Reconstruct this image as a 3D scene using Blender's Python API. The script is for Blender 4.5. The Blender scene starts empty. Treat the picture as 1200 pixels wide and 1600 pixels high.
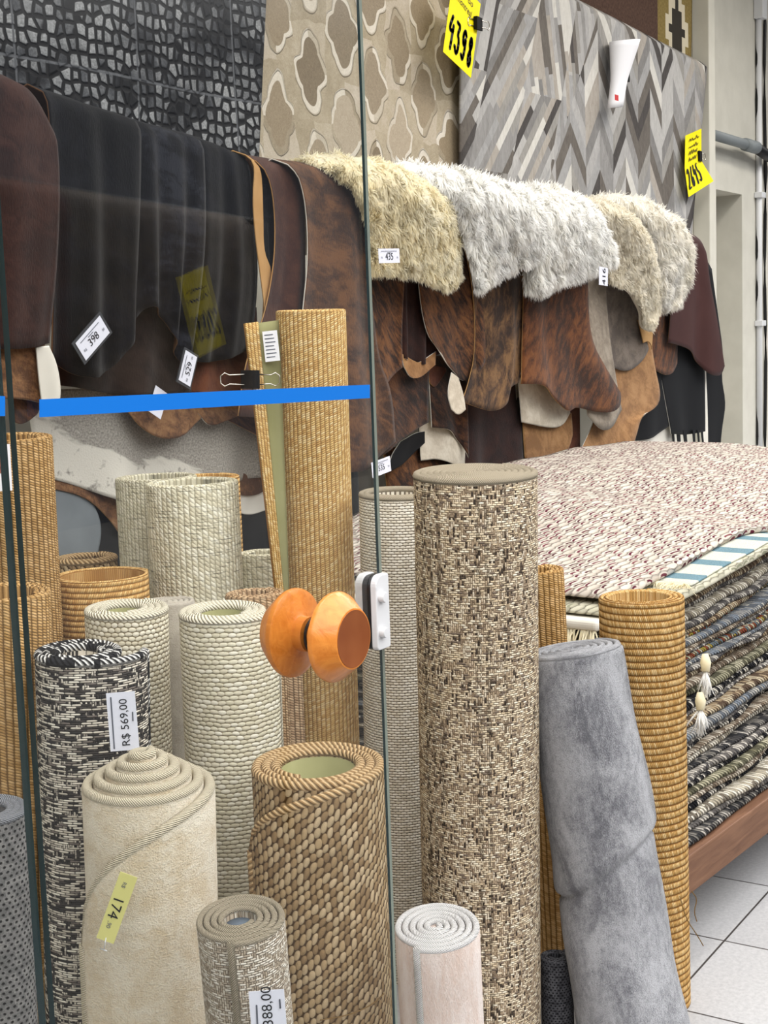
import bpy, bmesh, math, random
import numpy as np
from mathutils import Vector, Matrix, Quaternion

random.seed(11)
rng = np.random.default_rng(7)
S = bpy.context.scene
COL = S.collection
PI = math.pi

# ------------------------------------------------------------------ camera
FPX, CAM_H = 2200.0, 1.55
YAW, PITCH, ROLL = math.radians(32.8), math.radians(7.0), math.radians(2.0)
CAM_F = Vector((math.cos(YAW)*math.cos(PITCH), math.sin(YAW)*math.cos(PITCH), -math.sin(PITCH)))
_rt = Vector((math.sin(YAW), -math.cos(YAW), 0)); _up = _rt.cross(CAM_F)
CAM_R = math.cos(ROLL)*_rt - math.sin(ROLL)*_up
CAM_U = math.sin(ROLL)*_rt + math.cos(ROLL)*_up
CAM_O = Vector((0, 0, CAM_H))
cam_data = bpy.data.cameras.new('camera')
cam_data.sensor_fit = 'VERTICAL'; cam_data.sensor_height = 24; cam_data.lens = FPX/1600*24
cam_data.clip_start = .05; cam_data.clip_end = 100
cam = bpy.data.objects.new('camera', cam_data)
cam.matrix_world = Matrix(((CAM_R.x, CAM_U.x, -CAM_F.x, 0), (CAM_R.y, CAM_U.y, -CAM_F.y, 0),
                           (CAM_R.z, CAM_U.z, -CAM_F.z, CAM_H), (0, 0, 0, 1)))
COL.objects.link(cam); S.camera = cam

# ------------------------------------------------------------------ exposure, sky, lamps
S.view_settings.view_transform = 'Standard'; S.view_settings.look = 'None'
S.view_settings.gamma = 1; S.view_settings.use_curve_mapping = False
S.view_settings.exposure = 0.34
SKY_STRENGTH = 2.1
LAMP_W = 27

def lin(c):
    out = []
    for v in c[:3]:
        v = v/255
        out.append(v/12.92 if v <= .04045 else ((v+.055)/1.055)**2.4)
    return (*out, 1)

world = bpy.data.worlds.new('world'); S.world = world; world.use_nodes = True
wn = world.node_tree; wn.nodes.clear()
wt = wn.nodes.new('ShaderNodeTexCoord'); ws = wn.nodes.new('ShaderNodeSeparateXYZ')
wr = wn.nodes.new('ShaderNodeValToRGB'); wb = wn.nodes.new('ShaderNodeBackground'); wo = wn.nodes.new('ShaderNodeOutputWorld')
wm = wn.nodes.new('ShaderNodeMath'); wm.operation = 'MULTIPLY_ADD'; wm.inputs[1].default_value = .5; wm.inputs[2].default_value = .5
wn.links.new(wt.outputs['Generated'], ws.inputs[0]); wn.links.new(ws.outputs['Z'], wm.inputs[0])
wn.links.new(wm.outputs[0], wr.inputs[0]); wn.links.new(wr.outputs[0], wb.inputs[0]); wn.links.new(wb.outputs[0], wo.inputs[0])
cr = wr.color_ramp
cr.elements[0].position = 0; cr.elements[0].color = (.16, .16, .16, 1)
cr.elements[1].position = 1; cr.elements[1].color = (1.62, 1.6, 1.58, 1)
for p, c in ((.49, (.06, .062, .07, 1)), (.60, (.05, .053, .062, 1)), (.71, (1.40, 1.39, 1.38, 1))):
    e = cr.elements.new(p); e.color = c
wb.inputs[1].default_value = SKY_STRENGTH

def area_lamp(x, y, z, sx, sy, w, col=(1, .96, .9)):
    l = bpy.data.lights.new('ceiling_lamp', 'AREA'); l.shape = 'RECTANGLE'; l.size = sx; l.size_y = sy
    l.energy = w; l.color = col
    o = bpy.data.objects.new('ceiling_lamp', l); o.location = (x, y, z); COL.objects.link(o)
for lx, ly in ((1.6, 1.7), (3.6, 1.7), (5.6, 1.7), (7.6, 1.7), (9.6, 1.7)):
    area_lamp(lx, ly, 4.1, 1.3, .5, LAMP_W)

# ------------------------------------------------------------------ helpers: rays from the picture to planes of the room
def ray(px, py): return CAM_F + CAM_R*float((px-600)/FPX) - CAM_U*float((py-800)/FPX)
def atY(px, py, Y): d = ray(px, py); return CAM_O + d*(Y/d.y)
def atz(px, py, z): d = ray(px, py); return CAM_O + d*((z-CAM_H)/d.z)
def atd(px, py, D): return CAM_O + ray(px, py)*D
def depth(P): return (Vector(P)-CAM_O).dot(CAM_F)

def empty(name, loc=(0, 0, 0)):
    o = bpy.data.objects.new(name, None); o.empty_display_size = .1; o.location = loc; COL.objects.link(o); return o
def tag(o, label=None, cat=None, group=None, kind=None):
    if label: o['label'] = label
    if cat: o['category'] = cat
    if group: o['group'] = group
    if kind: o['kind'] = kind
    return o
def mesh(name, V, F, mats=(), parent=None, uv=None, smooth=True, fmat=None):
    me = bpy.data.meshes.new(name)
    me.from_pydata([tuple(v) for v in V], [], F)
    if not isinstance(mats, (list, tuple)): mats = [mats]
    for m in mats: me.materials.append(m)
    if fmat is not None: me.polygons.foreach_set('material_index', fmat)
    if smooth: me.polygons.foreach_set('use_smooth', [True]*len(me.polygons))
    if uv is not None:
        l = me.uv_layers.new(name='UVMap')
        vi = np.empty(len(me.loops), dtype=np.int32); me.loops.foreach_get('vertex_index', vi)
        l.data.foreach_set('uv', np.asarray(uv, dtype=np.float32)[vi].ravel())
    me.update()
    o = bpy.data.objects.new(name, me); COL.objects.link(o)
    if parent: o.parent = parent
    return o
def bm_obj(name, bm, mats, parent=None, smooth=False, bevel=0):
    if bevel:
        bmesh.ops.bevel(bm, geom=list(bm.edges), offset=bevel, segments=2, affect='EDGES', profile=.5)
    bmesh.ops.recalc_face_normals(bm, faces=bm.faces)
    me = bpy.data.meshes.new(name); bm.to_mesh(me); bm.free()
    if not isinstance(mats, (list, tuple)): mats = [mats]
    for m in mats: me.materials.append(m)
    if smooth: me.polygons.foreach_set('use_smooth', [True]*len(me.polygons))
    o = bpy.data.objects.new(name, me); COL.objects.link(o)
    if parent: o.parent = parent
    return o
def box(name, lo, hi, mats, parent=None, bevel=0, M=None):
    bm = bmesh.new(); bmesh.ops.create_cube(bm, size=1)
    for v in bm.verts:
        v.co = Vector([lo[i]+(v.co[i]+.5)*(hi[i]-lo[i]) for i in range(3)])
    if bevel: bmesh.ops.bevel(bm, geom=list(bm.edges), offset=bevel, segments=2, affect='EDGES', profile=.5)
    if M is not None: bmesh.ops.transform(bm, matrix=M, verts=bm.verts)
    return bm_obj(name, bm, mats, parent)
def tube_data(pts, r, n=8, closed=False):
    pts = [Vector(p) for p in pts]; V = []; F = []
    up = Vector((0, 0, 1)); N = len(pts)
    for i, p in enumerate(pts):
        t = (pts[min(i+1, N-1)]-pts[max(i-1, 0)]).normalized()
        a = t.cross(up)
        if a.length < 1e-3: a = t.cross(Vector((1, 0, 0)))
        a.normalize(); b = a.cross(t).normalized()
        rr = r[i] if isinstance(r, (list, tuple)) else r
        for k in range(n):
            an = 2*PI*k/n
            V.append(p+a*math.cos(an)*rr+b*math.sin(an)*rr)
    for i in range(N-1):
        for k in range(n):
            F.append((i*n+k, i*n+(k+1) % n, (i+1)*n+(k+1) % n, (i+1)*n+k))
    F.append(tuple(range(n))[::-1]); F.append(tuple((N-1)*n+k for k in range(n)))
    return V, F
def tube(name, pts, r, mat, parent=None, n=8):
    V, F = tube_data(pts, r, n)
    L = [0]
    for i in range(1, len(pts)): L.append(L[-1]+(Vector(pts[i])-Vector(pts[i-1])).length)
    uv = [(k/n*2*PI*.012, L[i]) for i in range(len(pts)) for k in range(n)]
    return mesh(name, V, F, mat, parent, uv=uv)
def lathe(name, prof, M, mat, parent=None, n=48):
    V = []; F = []
    for (r, z) in prof:
        for k in range(n):
            V.append(M @ Vector((r*math.cos(2*PI*k/n), r*math.sin(2*PI*k/n), z)))
    for i in range(len(prof)-1):
        for k in range(n):
            F.append((i*n+k, i*n+(k+1) % n, (i+1)*n+(k+1) % n, (i+1)*n+k))
    F.append(tuple(range(n))[::-1]); F.append(tuple((len(prof)-1)*n+k for k in range(n)))
    o = mesh(name, V, F, mat, parent)
    o.data.set_sharp_from_angle(angle=math.radians(35)); return o

# ------------------------------------------------------------------ material graph helper
class G:
    def __init__(s, name, rough=.9, spec=.2, sheen=0):
        s.mat = bpy.data.materials.new(name); s.mat.use_nodes = True
        s.nt = s.mat.node_tree; s.b = s.nt.nodes['Principled BSDF']
        s.b.inputs['Roughness'].default_value = rough; s.b.inputs['Specular IOR Level'].default_value = spec
        if sheen: s.b.inputs['Sheen Weight'].default_value = sheen
    def put(s, sock, v):
        if v is None: return
        if isinstance(v, bpy.types.NodeSocket): s.nt.links.new(v, sock)
        else: sock.default_value = v
    def m(s, op, a, b=None, c=None):
        n = s.nt.nodes.new('ShaderNodeMath'); n.operation = op
        s.put(n.inputs[0], a); s.put(n.inputs[1], b); s.put(n.inputs[2], c); return n.outputs[0]
    def sep(s, v):
        n = s.nt.nodes.new('ShaderNodeSeparateXYZ'); s.put(n.inputs[0], v); return n.outputs
    def comb(s, x=0., y=0., z=0.):
        n = s.nt.nodes.new('ShaderNodeCombineXYZ')
        for i, v in enumerate((x, y, z)): s.put(n.inputs[i], v)
        return n.outputs[0]
    def coord(s, which='UV'): return s.nt.nodes.new('ShaderNodeTexCoord').outputs[which]
    def white(s, v):
        n = s.nt.nodes.new('ShaderNodeTexWhiteNoise'); n.noise_dimensions = '3D'; s.put(n.inputs['Vector'], v); return n.outputs['Value']
    def noise(s, v, scale=5., detail=3., rough=.55, dist=0.):
        n = s.nt.nodes.new('ShaderNodeTexNoise'); s.put(n.inputs['Vector'], v)
        n.inputs['Scale'].default_value = scale; n.inputs['Detail'].default_value = detail
        n.inputs['Roughness'].default_value = rough; n.inputs['Distortion'].default_value = dist
        return n.outputs[0]
    def noisec(s, v, scale=5., detail=2.):
        n = s.nt.nodes.new('ShaderNodeTexNoise'); s.put(n.inputs['Vector'], v)
        n.inputs['Scale'].default_value = scale; n.inputs['Detail'].default_value = detail
        return n.outputs['Color']
    def voro(s, v, scale=5., feature='F1', rnd=1., out=0):
        n = s.nt.nodes.new('ShaderNodeTexVoronoi'); n.feature = feature; s.put(n.inputs['Vector'], v)
        n.inputs['Scale'].default_value = scale; n.inputs['Randomness'].default_value = rnd; return n.outputs[out]
    def ramp(s, f, stops, interp='LINEAR'):
        n = s.nt.nodes.new('ShaderNodeValToRGB'); n.color_ramp.interpolation = interp
        e = n.color_ramp.elements
        while len(e) < len(stops): e.new(.5)
        for i, (p, c) in enumerate(stops):
            e[i].position = p; e[i].color = lin(c)
        s.put(n.inputs[0], f); return n.outputs[0]
    def mix(s, f, a, b, mode='MIX'):
        n = s.nt.nodes.new('ShaderNodeMix'); n.data_type = 'RGBA'; n.blend_type = mode
        s.put(n.inputs[0], f)
        s.put(n.inputs[6], lin(a) if isinstance(a, (tuple, list)) else a); s.put(n.inputs[7], lin(b) if isinstance(b, (tuple, list)) else b)
        return n.outputs[2]
    def smooth(s, v, lo, hi):
        n = s.nt.nodes.new('ShaderNodeMapRange'); n.interpolation_type = 'SMOOTHSTEP'
        s.put(n.inputs[0], v); n.inputs[1].default_value = lo; n.inputs[2].default_value = hi; return n.outputs[0]
    def vadd(s, a, b, op='ADD'):
        n = s.nt.nodes.new('ShaderNodeVectorMath'); n.operation = op; s.put(n.inputs[0], a); s.put(n.inputs[1], b); return n.outputs[0]
    def scale(s, a, f):
        n = s.nt.nodes.new('ShaderNodeVectorMath'); n.operation = 'SCALE'; s.put(n.inputs[0], a); n.inputs['Scale'].default_value = f; return n.outputs[0]
    def bump(s, h, dist=.003, strength=1.):
        n = s.nt.nodes.new('ShaderNodeBump'); n.inputs['Distance'].default_value = dist; n.inputs['Strength'].default_value = strength
        s.put(n.inputs['Height'], h); s.nt.links.new(n.outputs[0], s.b.inputs['Normal'])
    def color(s, c): s.put(s.b.inputs['Base Color'], lin(c) if isinstance(c, (tuple, list)) else c)

def plain(name, c, rough=.6, spec=.3, metal=0, var=0):
    g = G(name, rough, spec); g.b.inputs['Metallic'].default_value = metal
    if var:
        n = g.noise(g.coord('Object'), 6, 4)
        d = tuple(max(0, v-var) for v in c); l = tuple(min(255, v+var) for v in c)
        g.color(g.ramp(n, [(.3, d), (.7, l)]))
    else: g.color(c)
    return g.mat

def stops(cols): return [(i/len(cols), c) for i, c in enumerate(cols)]

def cells(g, u, v, cw, ch, stag, wob, uvv):
    """woven cells: returns random per cell, height 0..1, fractions"""
    if wob:
        nz = g.sep(g.noisec(uvv, .35/max(cw, ch), 1))
        u = g.m('ADD', u, g.m('MULTIPLY', g.m('SUBTRACT', nz[0], .5), wob*cw*2)); v = g.m('ADD', v, g.m('MULTIPLY', g.m('SUBTRACT', nz[1], .5), wob*ch*2))
    U = g.m('DIVIDE', u, cw); V = g.m('DIVIDE', v, ch)
    if stag == 'row': U = g.m('ADD', U, g.m('MULTIPLY', g.m('MODULO', g.m('FLOOR', V), 2.), .5))
    if stag == 'col': V = g.m('ADD', V, g.m('MULTIPLY', g.m('MODULO', g.m('FLOOR', U), 2.), .5))
    iu = g.m('FLOOR', U); iv = g.m('FLOOR', V)
    fu = g.m('SUBTRACT', g.m('SUBTRACT', U, iu), .5); fv = g.m('SUBTRACT', g.m('SUBTRACT', V, iv), .5)
    r = g.white(g.comb(iu, iv, 3.7))
    return r, fu, fv, iu, iv

def dome(g, fu, fv, pu=2., pv=2., au=2., av=2.):
    d = g.m('ADD', g.m('POWER', g.m('MULTIPLY', g.m('ABSOLUTE', fu), au), pu), g.m('POWER', g.m('MULTIPLY', g.m('ABSOLUTE', fv), av), pv))
    return g.m('MAXIMUM', g.m('SUBTRACT', 1., d), 0.)

def weave(name, cw, ch, cols, gap, stag='row', wob=.25, bump=.003, pu=2., pv=2., au=2., av=2., lo=.0, hi=.45, fibre=.25, streak=0, streak_col=(40, 36, 30), shear=0):
    g = G(name, .95, .1)
    uvv = g.coord('UV'); x, y, _ = g.sep(uvv)
    r, fu, fv, iu, iv = cells(g, x, y, cw, ch, stag, wob, uvv)
    if shear: fu = g.m('ADD', fu, g.m('MULTIPLY', fv, shear))
    h = dome(g, fu, fv, pu, pv, au, av)
    c = g.ramp(r, stops(cols), 'CONSTANT')
    fn = g.noise(uvv, 900, 2, .7)
    c = g.mix(fibre, c, g.ramp(fn, [(.3, (60, 50, 40)), (.7, (255, 250, 240))]), 'OVERLAY')
    c = g.mix(g.smooth(h, lo, hi), gap, c)
    if streak:
        sn = g.noise(g.comb(g.m('MULTIPLY', x, 14.), g.m('MULTIPLY', y, 240.), 0.), 1., 2)
        c = g.mix(g.m('MULTIPLY', g.smooth(sn, .58, .68), streak), c, streak_col)
    g.color(c)
    g.bump(g.m('ADD', g.m('SQRT', h), g.m('MULTIPLY', fn, .25)), bump)
    return g.mat

def tweed(name, a, cols_v, cols_h, gap, pick=.5, bump=.003, lenv=3.5, lenh=2.6, coarse=3., streak_v=0):
    """threads crossing: short vertical and horizontal dashes of several yarns"""
    g = G(name, .95, .1)
    uvv = g.coord('UV'); x, y, _ = g.sep(uvv)
    r1, fu1, fv1, iu1, iv1 = cells(g, x, y, a, a*lenv, 'col', .3, uvv)
    r2, fu2, fv2, iu2, iv2 = cells(g, x, y, a*lenh, a*1.1, 'row', .3, uvv)
    h1 = dome(g, fu1, fv1, 2., 6.); h2 = dome(g, fu2, fv2, 6., 2.)
    k = g.white(g.comb(iu2, iv2, 9.1))
    sel = g.m('LESS_THAN', k, pick)
    c1 = g.ramp(r1, stops(cols_v), 'CONSTANT'); c2 = g.ramp(r2, stops(cols_h), 'CONSTANT')
    h = g.m('ADD', g.m('MULTIPLY', h1, g.m('SUBTRACT', 1., sel)), g.m('MULTIPLY', g.m('MULTIPLY', h2, 1.2), sel))
    c = g.mix(sel, c1, c2)
    c = g.mix(g.smooth(h, .02, .5), gap, c)
    if streak_v:
        sv = g.white(g.comb(g.m('FLOOR', g.m('DIVIDE', x, a*2.2)), 0., 1.3))
        dk = g.m('MULTIPLY', g.m('LESS_THAN', sv, .12), g.m('GREATER_THAN', r1, .45))
        c = g.mix(g.m('MULTIPLY', dk, streak_v), c, (44, 38, 34))
    g.color(c); g.bump(g.m('SQRT', h), bump)
    return g.mat

def ribs(name, period, bead, cols, gap, axis='v', bump=.004, gaplo=.0, gaphi=.5, big=0., thread=0.):
    """corded sisal: ribs along one axis made of small beads"""
    g = G(name, .95, .1)
    uvv = g.coord('UV'); x, y, _ = g.sep(uvv)
    a, b = (x, y) if axis == 'v' else (y, x)
    nz = g.sep(g.noisec(uvv, 25., 1))
    a = g.m('ADD', a, g.m('MULTIPLY', g.m('SUBTRACT', nz[0], .5), period*.2))
    A = g.m('DIVIDE', a, period); ia = g.m('FLOOR', A); fa = g.m('SUBTRACT', g.m('SUBTRACT', A, ia), .5)
    Bv = g.m('ADD', g.m('ADD', g.m('DIVIDE', b, bead), g.m('MULTIPLY', fa, .9)), g.m('MULTIPLY', g.white(g.comb(ia, 2., 2.)), .9))
    ib = g.m('FLOOR', Bv); fb = g.m('SUBTRACT', g.m('SUBTRACT', Bv, ib), .5)
    r = g.white(g.comb(ia, ib, 1.)); h = dome(g, fa, fb, 2., 2.2)
    rib = g.m('SUBTRACT', 1., g.m('POWER', g.m('MULTIPLY', g.m('ABSOLUTE', fa), 2.), 2.))
    c = g.ramp(r, stops(cols), 'CONSTANT')
    fn = g.noise(uvv, 1200, 2, .7)
    c = g.mix(.3, c, g.ramp(fn, [(.3, (70, 55, 40)), (.7, (255, 248, 235))]), 'OVERLAY')
    hh = g.m('ADD', g.m('MULTIPLY', rib, .5), g.m('MULTIPLY', h, .5))
    c = g.mix(g.smooth(hh, gaplo, gaphi), gap, c)
    if thread:
        sn = g.noise(g.comb(g.m('MULTIPLY', x, 16.), g.m('MULTIPLY', y, 330.), 0.), 1., 2)
        c = g.mix(g.m('MULTIPLY', g.smooth(sn, .54, .66), thread), c, (84, 82, 70))
    if big:
        bn = g.noise(uvv, 6., 3); c = g.mix(g.m('MULTIPLY', bn, big), c, gap)
    g.color(c); g.bump(hh, bump)
    return g.mat

def plush(name, dark, light, scale=9., bump=.004, fine=420., stretch=(1, 1)):
    g = G(name, .9, .15, .35)
    uvv = g.coord('UV'); x, y, _ = g.sep(uvv)
    p = g.comb(g.m('MULTIPLY', x, stretch[0]*1.), g.m('MULTIPLY', y, stretch[1]*1.), 0.)
    n = g.noise(p, scale, 5, .6, .6); f = g.noise(p, fine, 3, .7); mid = g.noise(p, 90, 3, .65)
    k = g.m('ADD', g.m('MULTIPLY', n, .5), g.m('ADD', g.m('MULTIPLY', f, .28), g.m('MULTIPLY', mid, .22)))
    g.color(g.ramp(k, [(.42, dark), (.57, light)]))
    g.bump(g.m('ADD', g.m('MULTIPLY', mid, .7), f), bump)
    return g.mat

def hide_mat(name, base, dark, light, streak=.6, sx=26., sz=5., ang=.5, contrast=(.445, .57), spec=.25):
    """short cowhide hair: brindle streaks running down and outwards"""
    g = G(name, .8, spec*.6, .1)
    x, y, z = g.sep(g.coord('Object'))
    zz = g.m('ADD', z, g.m('MULTIPLY', x, ang))
    w = g.noise(g.comb(g.m('MULTIPLY', x, 2.2), g.m('MULTIPLY', z, 2.2), 1.), 1., 3)
    p = g.comb(g.m('ADD', g.m('MULTIPLY', x, sx*1.1), g.m('MULTIPLY', w, 4.)), g.m('MULTIPLY', zz, sz*3.2), 0.)
    n1 = g.noise(p, 1., 8, .72, .35)
    n2 = g.noise(g.comb(x, z, 5.), 3.2, 3, .6)
    fine = g.noise(g.comb(g.m('MULTIPLY', x, 260.), g.m('MULTIPLY', z, 60.), 0.), 1., 3)
    k = g.m('ADD', g.m('MULTIPLY', n1, .55), g.m('ADD', g.m('MULTIPLY', n2, .33), g.m('MULTIPLY', fine, .12)))
    c = g.ramp(k, [(contrast[0], dark), ((contrast[0]+contrast[1])/2, base), (contrast[1], light)])
    g.color(g.mix(streak, base, c)); g.bump(g.m('ADD', g.m('MULTIPLY', fine, .6), n1), .002)
    return g.mat

# ------------------------------------------------------------------ materials
M = {}
M['plaster'] = plain('plaster_paint', (196, 193, 182), .85, .15, var=5)
M['plaster2'] = plain('cream_paint', (204, 201, 189), .7, .2, var=4)
M['ceil'] = plain('ceiling_paint', (225, 225, 222), .9, .1)
M['white_pl'] = plain('white_plastic', (212, 213, 215), .35, .4)
M['tag_rim'] = plain('tag_sleeve', (58, 60, 64), .5, .3)
M['black_pl'] = plain('black_plastic', (18, 18, 20), .4, .4)
M['black_metal'] = plain('black_steel', (12, 12, 14), .7, .2)
M['chrome'] = plain('chrome_wire', (205, 200, 190), .25, .5, 1)
M['grey_pipe'] = plain('grey_conduit', (120, 126, 128), .5, .3)
M['paper'] = plain('white_paper', (236, 236, 240), .7, .2)
M['paper_grey'] = plain('tag_paper', (214, 216, 228), .6, .25)
M['yellow'] = plain('yellow_card', (244, 226, 0), .6, .2)
M['lime'] = plain('lime_tag', (200, 196, 124), .6, .2)
M['ink'] = plain('black_ink', (16, 18, 26), .5, .2)
M['ink_grey'] = plain('grey_ink', (88, 92, 104), .6, .2)
M['ink_brown'] = plain('pencil_ink', (96, 84, 10), .6, .2)
M['red'] = plain('red_ink', (190, 60, 60), .6, .2)
M['blue'] = plain('blue_tape', (0, 110, 204), .45, .3)
M['leather'] = plain('tan_suede', (176, 138, 92), .9, .1, var=10)
M['leather_w'] = plain('white_suede', (212, 208, 198), .9, .1, var=8)
M['leather_g'] = plain('slate_suede', (112, 118, 122), .9, .1, var=8)
M['leather_d'] = plain('brown_suede', (92, 66, 46), .9, .1, var=8)
M['steel'] = plain('rack_steel', (70, 72, 74), .4, .5, .6)
M['linen'] = plain('green_backing_cloth', (140, 138, 98), .9, .1, var=8)
M['slate'] = plain('slate_core', (96, 106, 118), .8, .1, var=8)

def floor_mat():
    g = G('floor_tiles', .35, .4)
    x, y, z = g.sep(g.coord('Object'))
    U = g.m('DIVIDE', g.m('SUBTRACT', x, 3.325-8), .4); V = g.m('DIVIDE', g.m('SUBTRACT', y, 1.158-12), .4)
    fu = g.m('ABSOLUTE', g.m('SUBTRACT', g.m('FRACT', U), .5)); fv = g.m('ABSOLUTE', g.m('SUBTRACT', g.m('FRACT', V), .5))
    e = g.m('MAXIMUM', fu, fv)
    n = g.noise(g.coord('Object'), 90, 4, .7); r = g.white(g.comb(g.m('FLOOR', U), g.m('FLOOR', V), 0.))
    c = g.ramp(g.m('ADD', g.m('MULTIPLY', n, .8), g.m('MULTIPLY', r, .15)), [(.35, (150, 150, 152)), (.65, (173, 173, 174))])
    line = g.smooth(e, .4925, .4955)
    g.color(g.mix(line, c, (58, 54, 52))); g.bump(g.m('SUBTRACT', 1., line), .002)
    return g.mat
M['floor'] = floor_mat()

def wood(name, dark, light, scale=3., axis=0, rough=.5, spec=.35):
    g = G(name, rough, spec)
    x, y, z = g.sep(g.coord('Object'))
    k = [18., 18., 18.]; k[axis] = 1.6
    p = g.comb(g.m('MULTIPLY', x, k[0]), g.m('MULTIPLY', y, k[1]), g.m('MULTIPLY', z, k[2]))
    n = g.noise(p, scale, 5, .6, .8)
    g.color(g.ramp(n, [(.3, dark), (.7, light)])); g.bump(n, .0008)
    return g.mat
M['beam'] = wood('bench_timber', (92, 63, 46), (122, 88, 66), 3., 0, .6, .25)
M['knob'] = wood('turned_wood', (202, 116, 40), (226, 144, 62), 4., 1, .25, .5)
M['knob_face'] = plain('turned_wood_end_grain', (136, 72, 27), .3, .5, var=24)

def glass_mat():
    g = G('clear_glass'); nt = g.nt
    nt.nodes.remove(g.b); out = nt.nodes['Material Output']
    tr = nt.nodes.new('ShaderNodeBsdfTransparent'); tr.inputs[0].default_value = (.982, .988, .984, 1)
    gl = nt.nodes.new('ShaderNodeBsdfGlossy'); gl.inputs['Roughness'].default_value = 0.0; gl.inputs[0].default_value = (1, 1, 1, 1)
    lw = nt.nodes.new('ShaderNodeLayerWeight'); lw.inputs[0].default_value = .5
    f5 = g.m('ADD', g.m('MULTIPLY', g.m('POWER', lw.outputs['Facing'], 5.), .95), .035)
    mx = nt.nodes.new('ShaderNodeMixShader')
    nt.links.new(f5, mx.inputs[0]); nt.links.new(tr.outputs[0], mx.inputs[1]); nt.links.new(gl.outputs[0], mx.inputs[2])
    nt.links.new(mx.outputs[0], out.inputs[0])
    return g.mat
M['glass'] = glass_mat()
M['glass_edge'] = plain('glass_edge', (20, 46, 50), .15, .5)
M['glass_edge_l'] = plain('glass_edge_highlight', (150, 160, 150), .3, .5)  # highlight along the door's free edge, put into the colour

# sisal and woven rugs
M['sisal_v'] = ribs('tan_sisal_upright_ribs', .0105, .0050, [(228, 194, 134), (214, 176, 114), (238, 210, 158), (204, 164, 104), (222, 186, 124)], (160, 118, 68), 'v', .0035, .0, .55)
M['sisal_v2'] = ribs('brown_sisal_upright_ribs', .0125, .0055, [(184, 149, 99), (168, 133, 84), (196, 162, 114)], (112, 82, 46), 'v', .0035, .0, .62)
M['sisal_v3'] = ribs('rose_brown_corded_wool', .0125, .006, [(184, 156, 124), (166, 138, 108), (198, 172, 140)], (112, 88, 64), 'v', .0035, .0, .62)
M['sisal_h'] = ribs('golden_sisal_level_ribs', .0150, .0038, [(206, 170, 114), (192, 154, 98), (218, 186, 134), (182, 143, 86)], (122, 84, 43), 'h', .004, .05, .65)
M['sisal_h2'] = ribs('honey_sisal_level_ribs', .0125, .005, [(212, 172, 112), (196, 154, 96), (224, 188, 130)], (150, 108, 58), 'h', .0035, .05, .65)
M['sage'] = ribs('pale_sage_corded_wool', .0128, .0105, [(224, 219, 198), (214, 208, 186), (232, 228, 210), (206, 200, 178)], (158, 151, 126), 'v', .003, -.1, .4, thread=.7)
M['sage2'] = ribs('greyed_sage_corded_wool', .0105, .0095, [(208, 203, 182), (196, 190, 168), (216, 211, 193)], (138, 132, 110), 'v', .003, -.1, .4, thread=.55)
M['ivory'] = weave('ivory_basket_weave', .0128, .0098, [(226, 219, 198), (212, 204, 182), (234, 228, 210), (218, 211, 192)], (150, 136, 106), 'row', .4, .0042, 2., 2., 1.85, 1.8, .0, .35)
M['ivory2'] = weave('ivory_cord_weave', .0150, .0088, [(228, 222, 200), (216, 209, 186), (236, 231, 214), (222, 215, 194)], (164, 152, 122), 'row', .45, .0042, 2., 2., 1.7, 1.8, .0, .35)
M['seagrass'] = weave('brown_seagrass_basket', .0108, .0185, [(186, 161, 124), (166, 140, 104), (202, 179, 145), (152, 126, 92), (192, 170, 136)], (84, 60, 34), 'col', .5, .007, 2., 2.1, 1.8, 1.75, .0, .45, shear=.4)
M['boucle'] = tweed('oatmeal_boucle_tweed', .0040, [(206, 187, 161), (186, 165, 138), (222, 208, 186), (176, 155, 130), (212, 195, 170), (70, 62, 56), (150, 131, 110)],
                    [(232, 218, 192), (218, 200, 170), (214, 194, 162), (238, 228, 206), (150, 132, 112), (222, 206, 178), (226, 210, 182), (124, 110, 98)], (150, 130, 106), .5, .003, 2.8, 2.4, 3., .45)
M['bw'] = tweed('black_and_cream_slub_weave', .0038, [(66, 62, 60), (210, 202, 188), (160, 152, 142), (48, 46, 46)],
                [(222, 214, 200), (52, 50, 50), (196, 188, 174), (66, 62, 60), (230, 224, 210), (116, 108, 102), (176, 168, 156), (214, 206, 192)], (52, 49, 48), .74, .003, 2.2, 4.6)
M['taupe'] = tweed('taupe_and_cream_tweed', .0036, [(200, 188, 170), (182, 168, 148), (220, 210, 194), (166, 152, 134)],
                   [(232, 225, 212), (212, 202, 186), (180, 166, 148), (224, 216, 202)], (138, 122, 102), .5, .0028, 2.6, 2.6)
M['pebble'] = weave('taupe_pebble_weave', .0125, .0066, [(228, 221, 206), (216, 208, 192), (234, 228, 215)], (112, 100, 86), 'row', .1, .003, 2.5, 2., 1.8, 1.9, .0, .35)
def pinhole(name, cw, ch, base, dot):
    g = G(name, .95, .1); uvv = g.coord('UV'); x, y, _ = g.sep(uvv)
    r, fu, fv, iu, iv = cells(g, x, y, cw, ch, 'row', .25, uvv)
    d = g.m('SQRT', g.m('ADD', g.m('POWER', fu, 2.), g.m('POWER', g.m('MULTIPLY', fv, .9), 2.)))
    h = g.smooth(d, .12, .28); c = g.ramp(r, stops(base), 'CONSTANT')
    c = g.mix(.3, c, g.ramp(g.noise(uvv, 500, 2), [(.3, (60, 60, 60)), (.7, (240, 240, 240))]), 'OVERLAY')
    g.color(g.mix(h, dot, c)); g.bump(h, .003); return g.mat
M['slate_weave'] = pinhole('slate_pinhole_weave', .0078, .0068, [(112, 110, 109), (100, 99, 98), (124, 122, 120)], (36, 35, 36))
M['dark_weave'] = pinhole('charcoal_flat_weave', .008, .006, [(78, 78, 82), (62, 62, 66), (90, 90, 94)], (26, 26, 28))
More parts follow.
